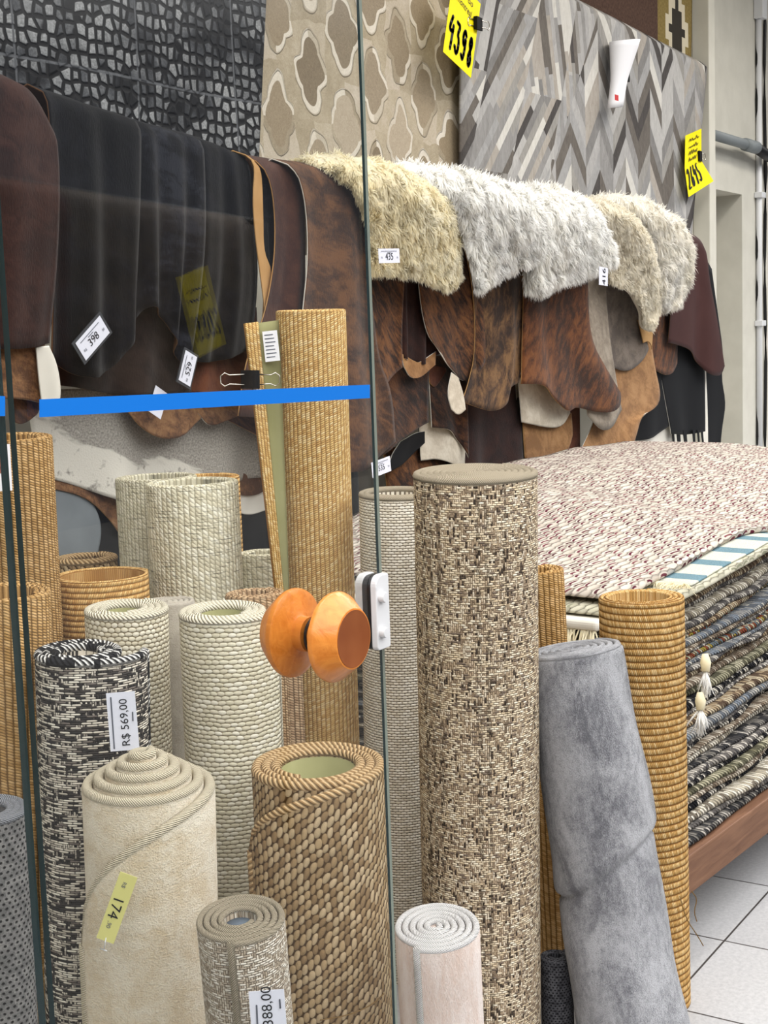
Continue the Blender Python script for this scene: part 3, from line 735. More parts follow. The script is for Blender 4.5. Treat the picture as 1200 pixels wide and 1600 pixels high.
hide('black hide right of the sage rolls, below the pale flap', [(362, 790), (425, 785)], [(365, 880), (425, 880)], (), (), 2.915, 'h_black_l', 'leather_w', 0, .8, .01)
# ---- brown pair at the glass edge
hide('smooth maroon-brown hide beside the tan suede edge', [(398, 236), (425, 240), (455, 246), (466, 252)], [(372, 650), (440, 655), (478, 650)], [(424, 280), (431, 350), (428, 420), (412, 500), (384, 560)], [(476, 300), (480, 400), (478, 500)], 2.735, 'h_maroon', 'leather', DR, 1.2)
hide('large mottled chocolate cowhide behind the tall sisal roll', [(452, 244), (500, 250), (535, 259), (556, 280)], [(455, 735), (530, 740), (575, 734), (600, 712), (620, 690)], [(476, 300), (481, 400), (472, 480), (460, 600)], [(571, 330), (579, 440), (592, 560), (614, 610)], 2.70, 'h_choc', 'leather_w', DR, 1.5, nu=34, nv=40)
# ---- right of the glass, front row under the sheepskins
hide('narrow brown brindle hide under the cream sheepskin', [(574, 330), (640, 330)], [(582, 640), (600, 606), (630, 574)], (), [(629, 500)], 2.76, 'h_brindle', 'leather_w', 0, .8, .008)
hide('dark russet hide fold under the cream sheepskin', [(615, 330), (690, 330)], [(620, 556), (655, 575), (684, 552)], (), (), 2.785, 'h_dark', 'leather_w', 0, 2.5, .014)
hide('pale suede hem turned up below the dark russet fold', [(627, 552), (650, 566), (657, 566), (682, 549)], [(630, 572), (640, 592), (660, 590), (682, 570)], (), (), 2.775, 'h_tan', 'leather_w', 0, .6, .004)
hide('striped brown brindle hide ending in a point, middle of rack', [(648, 330), (760, 330)], [(682, 548), (705, 578), (735, 602), (756, 560)], [(650, 440), (660, 520)], [(756, 450)], 2.765, 'h_brindle', 'leather_w', 0, 1.2, .012, nu=32)
hide('large grey-brown brindle hide left of the standing fold', [(715, 340), (828, 340)], [(727, 627), (765, 644), (784, 638), (797, 610), (815, 598)], [(742, 440), (748, 550), (737, 600)], [(821, 480), (822, 560)], 2.745, 'h_brindle2', 'leather', 0, 1.2, .014, nu=34, nv=34)
hide('large rust brindle hide right of the standing fold, with a lobed hem', [(813, 340), (918, 340)], [(814, 600), (845, 600), (866, 622), (893, 646), (903, 634), (938, 646), (960, 642), (969, 614)], [(819, 450), (816, 530)], [(917, 450), (921, 530), (946, 576)], 2.745, 'h_rust', 'leather', 0, 1.4, .016, nu=40, nv=34)
hide('greige suede-soft hide strip beside the rust brindle hide', [(905, 380), (945, 380)], [(918, 648), (934, 673), (956, 671), (973, 640)], (), [(950, 500), (964, 590)], 2.775, 'h_greige', 'leather_w', 0, .6, .008)
hide('mushroom grey hide with a round end under the beige sheepskin', [(930, 400), (990, 400)], [(956, 572), (980, 582), (1001, 570), (1010, 545)], (), [(994, 480)], 2.79, 'h_grey', 'leather_g', 0, .8, .01)
hide('tan hide with a jagged side edge, below the mushroom grey hide', [(935, 540), (1000, 535), (1015, 515)], [(905, 715), (945, 716), (984, 705)], [(940, 640)], [(1021, 570), (1032, 622), (1020, 640), (1000, 648), (991, 680)], 2.81, 'h_tan', 'leather_w', 0, .8, .012)
hide('small curled tan leather end under the beige sheepskin', [(997, 500), (1022, 500)], [(1003, 536), (1012, 532), (1022, 546)], (), (), 2.77, 'leather', 'leather', 0, .7, .01)
hide('rust brindle hide end right of the tan hide', [(1010, 400), (1062, 400)], [(1017, 576), (1045, 590), (1061, 568)], (), (), 2.83, 'h_rust', 'leather', 0, .7, .01)
hide('wine leather hide with a rounded shoulder at the right end of the rack', [(1040, 360), (1075, 354), (1098, 362), (1106, 392)], [(1042, 535), (1074, 544), (1096, 566), (1106, 586), (1124, 588), (1131, 572)], [(1050, 440)], [(1107, 430), (1119, 490)], 2.80, 'h_wine', 'leather_d', DR, 1.4, .016)
hide('navy black leather hide low at the right of the rack', [(985, 560), (1052, 560)], [(985, 690), (1016, 686), (1050, 664)], (), (), 2.85, 'h_black_l', 'leather_w', 0, 1, .01)
fr = hide('black leather hide with a cut fringe at the right of the rack', [(1020, 520), (1100, 530)], [(1048, 678), (1075, 680), (1101, 674)], (), (), 2.855, 'h_black_l', 'leather_w', 0, 1, .008)
for k, (qx, w) in enumerate(((1052, 4), (1060, 8), (1070, 8), (1084, 5), (1091, 4), (1097, 4))):
    A, B = atY(qx, 672, 2.852), atY(qx+2, 702-(k % 3)*5, 2.852); ww = w*.5*8/FPX/.55
    mesh('fringe_strip', [(A.x-ww, A.y, A.z), (A.x+ww, A.y, A.z), (B.x+ww*.8, B.y, B.z), (B.x-ww*.8, B.y, B.z),
                          (A.x-ww, A.y+.004, A.z), (A.x+ww, A.y+.004, A.z), (B.x+ww*.8, B.y+.004, B.z), (B.x-ww*.8, B.y+.004, B.z)],
         [(0, 1, 2, 3)[::-1], (4, 5, 6, 7), (0, 1, 5, 4), (1, 2, 6, 5), (2, 3, 7, 6), (3, 0, 4, 7)], M['h_black_l'], fr, smooth=False)
hide('narrow white suede strip between the black leather hides', [(1094, 555), (1108, 560)], [(1098, 715), (1111, 715)], (), (), 2.87, 'leather_w', 'leather_w', 0, .5, .003)
hide('slim black leather hide at the very right end of the rack', [(1098, 395), (1112, 420)], [(1108, 708), (1124, 706)], [(1104, 560)], [(1120, 480), (1131, 560), (1126, 590), (1134, 630), (1127, 668)], 2.865, 'h_black_l', 'leather_w', 0, .5, .006)
hide('pale suede hide corner below the navy black leather', [(985, 668), (1052, 662)], [(985, 720), (1055, 720)], (), (), 2.88, 'leather_w', 'leather_w', 0, .8, .008)
# ---- lower row
hide('dark brindle hide hanging low beside the glass edge', [(585, 560), (672, 560)], [(585, 722), (618, 692), (650, 672), (675, 660)], (), [(673, 620)], 2.82, 'h_brindle3', 'leather_w', 0, 1, .012)
hide('dark brindle hide low in the middle, with a pale rim', [(668, 556), (728, 556)], [(674, 668), (700, 670), (719, 684), (731, 716)], (), (), 2.835, 'h_brindle3', 'leather_w', 0, 1, .01)
hide('small russet hide tip above the dark brindle hides', [(668, 570), (696, 574)], [(672, 598), (682, 608), (697, 580)], (), (), 2.825, 'h_red', 'leather', 0, .5, .003)
hide('cream fur lobe hanging in front of the dark brindle hide', [(706, 582), (716, 590)], [(706, 640), (716, 650), (727, 640)], [(699, 615)], [(724, 615)], 2.75, 'h_cream', 'leather_w', 0, .5, .003, nu=12)
hide('white haired hide with a black rim low behind the tall oatmeal roll', [(655, 655), (728, 668)], [(660, 720), (690, 716), (728, 740)], (), (), 2.86, 'h_cream', 'h_black_l', 0, .8, .01)
hide('black oval hide end just above the tall oatmeal roll', [(626, 690), (650, 676), (664, 674)], [(605, 738), (635, 724), (664, 692)], [(610, 712)], (), 2.85, 'h_black_l', 'leather_w', 0, .6, .006)
hide('brown hide behind the black oval end', [(600, 700), (720, 690)], [(610, 790), (720, 790)], (), (), 2.89, 'h_brindle', 'leather', 0, .8, .01)
hide('very dark brown hide hanging low in the middle of the rack', [(716, 585), (815, 585)], [(722, 760), (815, 760)], (), (), 2.87, 'h_dark', 'leather_d', 0, 1.4, .012)
hide('pale narrow hide edge beside the very dark brown hide', [(806, 590), (822, 590)], [(810, 770), (824, 770)], (), (), 2.865, 'h_greige', 'leather_w', 0, .5, .003)
hide('cream hide with a rounded hem above the tan round hide', [(810, 590), (888, 590)], [(816, 660), (855, 669), (880, 667), (892, 645)], (), (), 2.83, 'h_cream', 'leather_w', 0, .7, .006)
hide('tan hide with a round end, low beside the bench', [(816, 640), (893, 645)], [(822, 716), (850, 730), (880, 718), (894, 680)], (), (), 2.85, 'h_tan', 'leather', 0, .7, .006)
hide('russet hide strip right of the tan round hide', [(884, 630), (906, 630)], [(884, 740), (908, 740)], (), (), 2.87, 'h_red', 'leather_d', 0, .5, .004)

# ------------------------------------------------------------------ sheepskins
def sheepskin(label, top, bottom, left, right, Y, mat, n=11000, L=.055, seed=0, drape=.11, bulge=.05, w=.0019, lay=.75):
    rows = hide_grid(top, bottom, left, right, Y, 28, 26, drape, 1.2, .015, bulge, seed, back=.18)
    o = grid_mesh('sheepskin', rows, [M[mat], M['leather_w']])
    md = o.modifiers.new('thick', 'SOLIDIFY'); md.thickness = .008; md.offset = -1; md.material_offset = 1
    tag(o, label, 'sheepskin', 'sheepskins draped over the rack')
    A = np.array([[tuple(p) for p in r] for r in rows]); nv, nu = A.shape[0]-1, A.shape[1]-1
    # fleece: a dense lumpy skin of wool with fine locks lying on it
    n = int(n*2.4); K = 5; NU, NV = nu*K, nv*K
    uu = np.linspace(0, nu, NU+1); vv = np.linspace(0, nv, NV+1)
    def samp(B, u, v):
        i = np.minimum(u.astype(int), nu-1); j = np.minimum(v.astype(int), nv-1); fu = (u-i)[..., None]; fv = (v-j)[..., None]
        return (B[j, i]*(1-fu)+B[j, i+1]*fu)*(1-fv)+(B[j+1, i]*(1-fu)+B[j+1, i+1]*fu)*fv
    gu, gv = np.meshgrid(uu, vv)
    P0 = samp(A, gu, gv)
    def normals(Q):
        du = np.gradient(Q, axis=1); dv = np.gradient(Q, axis=0); Nq = np.cross(dv, du); return Nq/(np.linalg.norm(Nq, axis=2)[..., None]+1e-9)
    N0 = normals(P0)
    from mathutils import noise as mn
    lump = np.array([mn.noise((p[0]*15+seed, p[1]*15, p[2]*15))*.55+mn.noise((p[0]*34, p[1]*34, p[2]*30+seed))*.35+mn.noise((p[0]*80, p[1]*80, p[2]*60+seed))*.2 for p in P0.reshape(-1, 3)]).reshape(P0.shape[:2])
    edge = np.minimum(np.minimum(gu, nu-gu)/1.6, (nv-gv)/1.6); edge = np.clip(edge, 0, 1)**.5
    P1 = P0+N0*((L*.42+lump*L*.38)*edge)[..., None]
    N1 = normals(P1)
    rg = np.random.default_rng(seed); jmin = 2
    u = rg.random(n)*nu; v = jmin+rg.random(n)*(nv-jmin)
    k = n//4
    e = rg.integers(0, 3, k)
    u[:k] = np.where(e == 0, rg.random(k)*nu, np.where(e == 1, rg.random(k)*.8, nu-rg.random(k)*.8)); v[:k] = np.where(e == 0, nv-rg.random(k)*1., v[:k])
    iu = np.minimum((u*K).astype(int), NU); iv = np.minimum((v*K).astype(int), NV)
    P = P1[iv, iu]+rg.normal(0, .002, (n, 3)); Nn = N0[iv, iu]; Nl = N1[iv, iu]
    down = np.array([0, 0, -1.])
    hx = np.array([mn.noise((p[0]*28, p[2]*22, seed+9.)) for p in P]); hy = np.array([mn.noise((p[0]*28+50, p[2]*22, seed+9.)) for p in P])
    out = np.where(u < nu*.05, -1., np.where(u > nu*.95, 1., 0.))[:, None]*np.array([1., 0, 0])
    D = Nn*.34+down*lay*rg.uniform(.5, 1.2, n)[:, None]+np.stack([hx, hx*0, hy], 1)*1.5+rg.normal(0, .13, (n, 3))+out*.6
    D /= np.linalg.norm(D, axis=1)[:, None]
    Ln = (L*.5*rg.uniform(.5, 1.2, n))[:, None]
    side = np.cross(D, Nn+rg.normal(0, .25, (n, 3))); side /= np.linalg.norm(side, axis=1)[:, None]+1e-9
    nb = Nn*.6+Nl*.5+np.array([0, 0, .15]); nb /= np.linalg.norm(nb, axis=1)[:, None]
    tip = P+D*Ln+down*Ln*.15; mid = P+D*Ln*.55
    sg = np.sign(np.einsum('ij,ij->i', np.cross(side, D), nb)); sg[sg == 0] = 1; side = side*sg[:, None]
    W = w*rg.uniform(.7, 1.4, n)[:, None]
    V = np.stack([P-side*W, P+side*W, mid+side*W*.8, mid-side*W*.8, tip], 1).reshape(-1, 3)
    W1 = NU+1; nS = (NU+1)*(NV+1)
    F = [(j*W1+i, (j+1)*W1+i, (j+1)*W1+i+1, j*W1+i+1) for j in range(NV) for i in range(NU)]
    for q in (nS+np.arange(n)*5).tolist(): F.append((q, q+1, q+2, q+3)); F.append((q+3, q+2, q+4))
    f = mesh('fleece', np.concatenate([P1.reshape(-1, 3), V]).tolist(), F, M[mat], o)
    f.data.normals_split_custom_set_from_vertices(np.concatenate([np.zeros((nS, 3)), np.repeat(nb, 5, axis=0)]).tolist())
    return o
sheepskin('ivory sheepskin at the right end of the row', [(962, 312), (1005, 314), (1036, 328), (1058, 348)], [(1022, 470), (1034, 485), (1048, 478)], [(1000, 345), (1018, 395)], [(1072, 385), (1066, 430)], 2.72, 'wool_ivory', 12000, .075, 5)
sheepskin('beige close-cropped sheepskin between the white and ivory ones', [(905, 310), (935, 313), (972, 318)], [(952, 440), (978, 452), (998, 488), (1008, 512), (1020, 518)], [(938, 350), (956, 400)], [(1000, 350), (1024, 400), (1036, 470)], 2.69, 'wool_beige', 15000, .045, 4)
sheepskin('white fluffy sheepskin with a hanging leg lobe, third from the left', [(842, 302), (866, 297), (888, 300), (912, 316)], [(824, 452), (838, 462), (856, 444), (900, 432), (930, 424), (958, 408)], [(826, 340), (824, 400)], [(934, 345), (950, 378)], 2.66, 'wool_white', 15000, .075, 3)
sheepskin('broad white fluffy sheepskin with a pointed corner, second from the left', [(642, 262), (690, 262), (720, 274), (760, 281), (800, 291), (846, 306)], [(742, 455), (760, 440), (800, 418), (828, 404), (846, 396)], [(698, 305), (718, 345), (732, 400)], [(852, 350)], 2.64, 'wool_white', 17000, .07, 2)
sheepskin('cream yellow sheepskin beside the glass edge, leftmost of the row', [(512, 250), (548, 244), (580, 251), (650, 266), (690, 280)], [(586, 428), (620, 426), (662, 442), (700, 456), (722, 432)], [(550, 285), (572, 335), (582, 390)], [(708, 315), (714, 365)], 2.67, 'wool_cream', 17000, .05, 1)

# ------------------------------------------------------------------ writing helpers
def text_mesh(s, size, align='CENTER'):
    cu = bpy.data.curves.new('lettering', 'FONT'); cu.body = s; cu.size = size; cu.align_x = align; cu.align_y = 'CENTER'
    cu.resolution_u = 3
    o = bpy.data.objects.new('lettering', cu); COL.objects.link(o)
    dg = bpy.context.evaluated_depsgraph_get(); dg.update()
    me = bpy.data.meshes.new_from_object(o.evaluated_get(dg)); bpy.data.objects.remove(o)
    return me
def frame_matrix(O, R, U):
    R = R.normalized(); N = R.cross(U).normalized(); U2 = N.cross(R).normalized()
    return Matrix(((R.x, U2.x, N.x, O.x), (R.y, U2.y, N.y, O.y), (R.z, U2.z, N.z, O.z), (0, 0, 0, 1)))
def letter(parent, s, size, x, y, mat, lift=.0016, rot=0, sx=1, name='lettering'):
    me = text_mesh(s, size)
    me.transform(Matrix.Translation((x, y, lift)) @ Matrix.Rotation(rot, 4, 'Z') @ Matrix.Diagonal((sx, 1, 1, 1)))
    me.materials.clear(); me.materials.append(mat)
    o = bpy.data.objects.new(name, me); COL.objects.link(o); o.parent = parent; return o
def strokes(parent, lines, w, mat, lift=.0018, name='handwriting'):
    V = []; F = []
    def disc(c, r):
        b = len(V)
        for k in range(8): V.append((c[0]+r*math.cos(k*PI/4), c[1]+r*math.sin(k*PI/4), lift))
        F.append(tuple(range(b, b+8)))
    for ln in lines:
        for a, b in zip(ln[:-1], ln[1:]):
            d = (b[0]-a[0], b[1]-a[1]); L = math.hypot(*d) or 1e-6; n = (-d[1]/L*w/2, d[0]/L*w/2)
            q = len(V)
            V.extend([(a[0]+n[0], a[1]+n[1], lift), (a[0]-n[0], a[1]-n[1], lift), (b[0]-n[0], b[1]-n[1], lift), (b[0]+n[0], b[1]+n[1], lift)])
            F.append((q, q+1, q+2, q+3))
        for c in ln: disc(c, w/2)
    return mesh(name, V, F, mat, parent, smooth=False)
def card(name, label, O, R, U, w, h, mat, cat='price tag', group='price tags on rugs and hides', th=.0012, bend=0):
    """thin card: local x right, y up, z towards the reader"""
    nx, ny = 8, 8; V = []; F = []
    for s in (0, 1):
        for j in range(ny+1):
            for i in range(nx+1):
                x, y = (i/nx-.5)*w, (j/ny-.5)*h
                V.append((x, y, (th/2 if s == 0 else -th/2)+bend*((2*i/nx-1)**2)))
    W = nx+1; n1 = W*(ny+1)
    for j in range(ny):
        for i in range(nx):
            a = j*W+i; F.append((a, a+1, a+W+1, a+W)); F.append((n1+a, n1+a+W, n1+a+W+1, n1+a+1))
    rim = [i for i in range(W)]+[j*W+nx for j in range(1, ny+1)]+[ny*W+i for i in range(nx-1, -1, -1)]+[j*W for j in range(ny-1, 0, -1)]
    for a, b in zip(rim, rim[1:]+rim[:1]): F.append((a, n1+a, n1+b, b))
    o = mesh(name, V, F, mat, smooth=False)
    if h > w*1.1: R = U.cross(R.cross(U))
    o.matrix_world = frame_matrix(O, R, U)
    return tag(o, label, cat, group)
def card_px(name, label, corners, Y, mat, **k):
    """tl, tr, br, bl of the card in the picture, standing at plane Y (corner list gives real size and tilt)"""
    P = [atY(*c, Y) for c in corners]
    O = (P[0]+P[1]+P[2]+P[3])/4; R = ((P[1]-P[0])+(P[2]-P[3]))/2; U = ((P[0]-P[3])+(P[1]-P[2]))/2
    return card(name, label, O, R, U, R.length, U.length, mat, **k), R.length, U.length

# digits as marker strokes on a unit box (0..1, 0..1)
DG = {'0': [[(.5, 1), (.2, .8), (.15, .4), (.3, .05), (.55, 0), (.8, .3), (.8, .7), (.5, 1)]],
      '2': [[(.15, .8), (.4, 1), (.7, .9), (.75, .65), (.5, .3), (.15, .02), (.85, .06)]],
      '3': [[(.15, .98), (.75, .95), (.4, .62), (.75, .5), (.75, .15), (.45, 0), (.12, .2)]],
      '4': [[(.45, 1), (.1, .62), (.3, .52), (.75, .6)], [(.75, .75), (.6, 0)]],
      '5': [[(.8, 1), (.3, .95), (.3, .62), (.7, .55), (.8, .25), (.5, 0), (.15, .12)]],
      '6': [[(.7, 1), (.35, .7), (.2, .3), (.4, 0), (.7, .1), (.7, .4), (.45, .5), (.25, .35)]],
      '8': [[(.5, .55), (.25, .75), (.5, 1), (.75, .78), (.5, .55), (.2, .28), (.45, 0), (.78, .22), (.5, .55)]],
      '9': [[(.75, .85), (.5, 1), (.22, .82), (.3, .55), (.55, .5), (.75, .8), (.7, .3), (.5, .02), (.2, .15)]]}
def number(s, x0, y0, w, h, slope=0, gap=.18):
    out = []; cw = w/len(s)
    for i, ch in enumerate(s):
        for ln in DG[ch]: out.append([(x0+cw*i+p[0]*cw*(1-gap), y0+p[1]*h+slope*(cw*i+p[0]*cw)) for p in chaikin(ln, 1)])
    return out
def scribble(x0, y0, w, h, n, seed):
    r = random.Random(seed); return [[(x0+w*i/n, y0+(r.random() if i % 2 else -r.random()*.2)*h) for i in range(n+1)]]
def binder_clip(name, label, O, R, U, w, h, wire_l, cat='clip', flip=1):
    root = empty(name); root.matrix_world = frame_matrix(O, R, U)
    tag(root, label, cat, 'black binder clips')
    bm = bmesh.new()
    V = [(-w/2, -h/2, -.003), (w/2, -h/2, -.009), (w/2, -h/2, .009), (-w/2, -h/2, .003)]
    lo = [bm.verts.new(p) for p in V]; hi = [bm.verts.new((p[0], h/2, p[2])) for p in V]
    bm.faces.new(lo[::-1]); bm.faces.new(hi)
    for i in range(4): bm.faces.new((lo[i], lo[(i+1) % 4], hi[(i+1) % 4], hi[i]))
    bm_obj('clip_body', bm, M['black_metal'], root)
    for s in (1, -1):
        z = s*.006; d = flip if s == 1 else flip
        pts = [(-d*w*.3, h*.28, z), (-d*(w*.5+wire_l*.55), h*.24, z+s*.003), (-d*(w*.5+wire_l*.8), h*.36, z+s*.004), (-d*(w*.5+wire_l), h*.2, z+s*.004), (-d*(w*.5+wire_l), -h*.2, z+s*.004),
               (-d*(w*.5+wire_l*.8), -h*.36, z+s*.004), (-d*(w*.5+wire_l*.55), -h*.24, z+s*.003), (-d*w*.3, -h*.28, z)]
        if s == -1: pts = [(-p[0]*1.0, p[1], p[2]) for p in pts]
        tube('wire_handle', pts, .0011*w/.03, M['chrome'], root, 6)
    return root

# yellow price cards on the wall rugs
c, w, h = card_px('price_card', 'large yellow card reading 4398 clipped between the beige and grey wall rugs', [(706, -22), (753, -10), (735, 112), (693, 91)], 3.10, M['yellow'], group='yellow price cards')
strokes(c, number('4398', -w*.42, -h*.38, w*.9, h*.40, -.05), w*.075, M['ink'])
letter(c, 'montreal', w*.17, -w*.02, h*.27, M['ink'], .002, -.12, .85, 'handwriting'); letter(c, 'oo', w*.17, w*.16, h*.39, M['ink'], .002, -.1, 1, 'handwriting')
R_ = Vector((1, 0, 0)); U_ = Vector((0, 0, 1))
binder_clip('binder_clip', 'black binder clip on the edge of the yellow 4398 card', atY(748, 37, 3.088), -R_, U_, .06, .055, .05, flip=-1)
def bent_card(label, quads, ys, mat, group):
    """paper card made of two facets; each quad tl, tr, br, bl in the picture, with its own distance at every corner"""
    V = []; F = []
    for q, yy in zip(quads, ys):
        c4 = [atY(*p, y) for p, y in zip(q, yy)]; n = 6; b = len(V)
        for j in range(n+1):
            for i in range(n+1): V.append(c4[0].lerp(c4[1], i/n).lerp(c4[3].lerp(c4[2], i/n), j/n))
        for j in range(n):
            for i in range(n): k = b+j*(n+1)+i; F.append((k, k+n+1, k+n+2, k+1))
    bm = bmesh.new(); vs = [bm.verts.new(v) for v in V]
    for f in F: bm.faces.new([vs[i] for i in f])
    bmesh.ops.remove_doubles(bm, verts=bm.verts, dist=1e-4)
    me = bpy.data.meshes.new('price_card'); bm.to_mesh(me); bm.free(); me.materials.append(mat)
    o = bpy.data.objects.new('price_card', me); COL.objects.link(o)
    md = o.modifiers.new('t', 'SOLIDIFY'); md.thickness = .0015; md.offset = -1
    return tag(o, label, 'price tag', group)
def strokes_on(parent, lines, w, mat, q, yy, name='handwriting'):
    c4 = [atY(*p, y) for p, y in zip(q, yy)]
    o = strokes(parent, lines, w, mat, 0, name)
    for v in o.data.vertices:
        x, y = v.co.x, v.co.y; P = c4[3].lerp(c4[2], x).lerp(c4[0].lerp(c4[1], x), y); v.co = P+Vector((0, -.004, 0))
    return o
Q1, Y1 = [(1071, 212), (1096, 201), (1096, 251), (1070, 263)], [3.155, 3.165, 3.155, 3.14]
Q2, Y2 = [(1070, 263), (1096, 251), (1115, 283), (1076, 308)], [3.14, 3.155, 3.13, 3.115]
c = bent_card('small yellow card reading 2645 at the right edge of the chevron rug', [Q1, Q2], [Y1, Y2], M['yellow'], 'yellow price cards')
strokes_on(c, number('2645', .04, .22, .66, .72, .1), .055, M['ink'], Q2, Y2)
strokes_on(c, sum([scribble(.2, .78-.2*k, .6-.05*k, .1, 9, 3+k) for k in range(4)], []), .035, M['ink_brown'], Q1, Y1)
binder_clip('binder_clip', 'black binder clip holding the yellow 2645 card', atY(1094, 244, 3.148), -R_, U_, .055, .062, .04, flip=-1)

# white paper cone on the chevron rug
A, B = atY(976, 64, 3.10), atY(961, 168, 3.115); ra, rb = .10, .07
V = []; F = []; n = 28; m = 10
for j in range(m+1):
    t = j/m; P = A.lerp(B, t); r = ra*(1-t)**1.0*1+.028+(.045*max(0, t-.55)**1.2*2.2)
    for k in range(n+1):
        a = k/n*2*PI*1.08; rr = r*(1+.05*k/n)
        V.append((P.x+rr*math.cos(a), P.y+rr*.55*math.sin(a), P.z+.01*math.cos(a)*(1 if j else 2)))
for j in range(m):
    for k in range(n): F.append((j*(n+1)+k, (j+1)*(n+1)+k, (j+1)*(n+1)+k+1, j*(n+1)+k+1))
o = mesh('paper_roll', V, F, M['paper']); md = o.modifiers.new('t', 'SOLIDIFY'); md.thickness = .002
tag(o, 'white paper rolled into a cone, clipped on the grey chevron rug', 'paper')
Q = atY(963, 157, 3.05)
cc = mesh('red_print', [(Q.x-.02, Q.y, Q.z+.0), (Q.x+.03, Q.y, Q.z), (Q.x+.03, Q.y, Q.z+.03), (Q.x-.02, Q.y, Q.z+.03)], [(0, 1, 2, 3)], M['red'], o)
binder_clip('binder_clip', 'black binder clip behind the white paper cone', atY(977, 118, 3.09), R_, U_, .08, .06, .02)

# small printed tags
def print_tag(label, corners, Y, price, mat='paper_grey', rim=None, size=.42, small=True, group='price tags on rugs and hides'):
    c, w, h = card_px('price_tag', label, corners, Y, M[mat], group=group)
    letter(c, price, h*size*1.25, 0, -h*.06, M['ink'])
    if small:
        letter(c, 'R$', h*.18, -w*.36, -h*.12, M['ink_grey']); letter(c, '00', h*.18, w*.38, -h*.12, M['ink_grey'])
        strokes(c, [[(-w*.38, h*.33), (w*.36, h*.33)], [(-w*.1, h*.22), (w*.08, h*.22)]], h*.035, M['ink_grey'], name='print_line')
    if rim:
        box('frame', (-w*.58, -h*.62, -.004), (w*.58, h*.62, -.001), M['tag_rim'], c)
    return c
print_tag('white 435 price tag on the cream sheepskin', [(591, 389), (624, 388), (624, 411), (592, 411)], 2.555, '435', size=.56)
print_tag('white 416 price tag hanging under the white sheepskin', [(934, 443), (938, 418), (952, 420), (947, 446)], 2.55, '416', small=False)
print_tag('white price tag under the chocolate cowhide, next to the glass edge', [(578, 724), (608, 713), (612, 735), (584, 746)], 2.66, '535')
print_tag('black framed 398 price tag hanging behind the glass', [(116, 541), (153, 496), (174, 517), (136, 559)], 2.70, '398', rim=1)
print_tag('black framed 529 price tag hanging behind the glass', [(278, 594), (291, 548), (307, 557), (298, 604)], 2.725, '529', rim=1)
print_tag('white price tag half hidden by the blue tape', [(232, 642), (242, 604), (264, 614), (250, 655)], 2.785, '38', small=False)

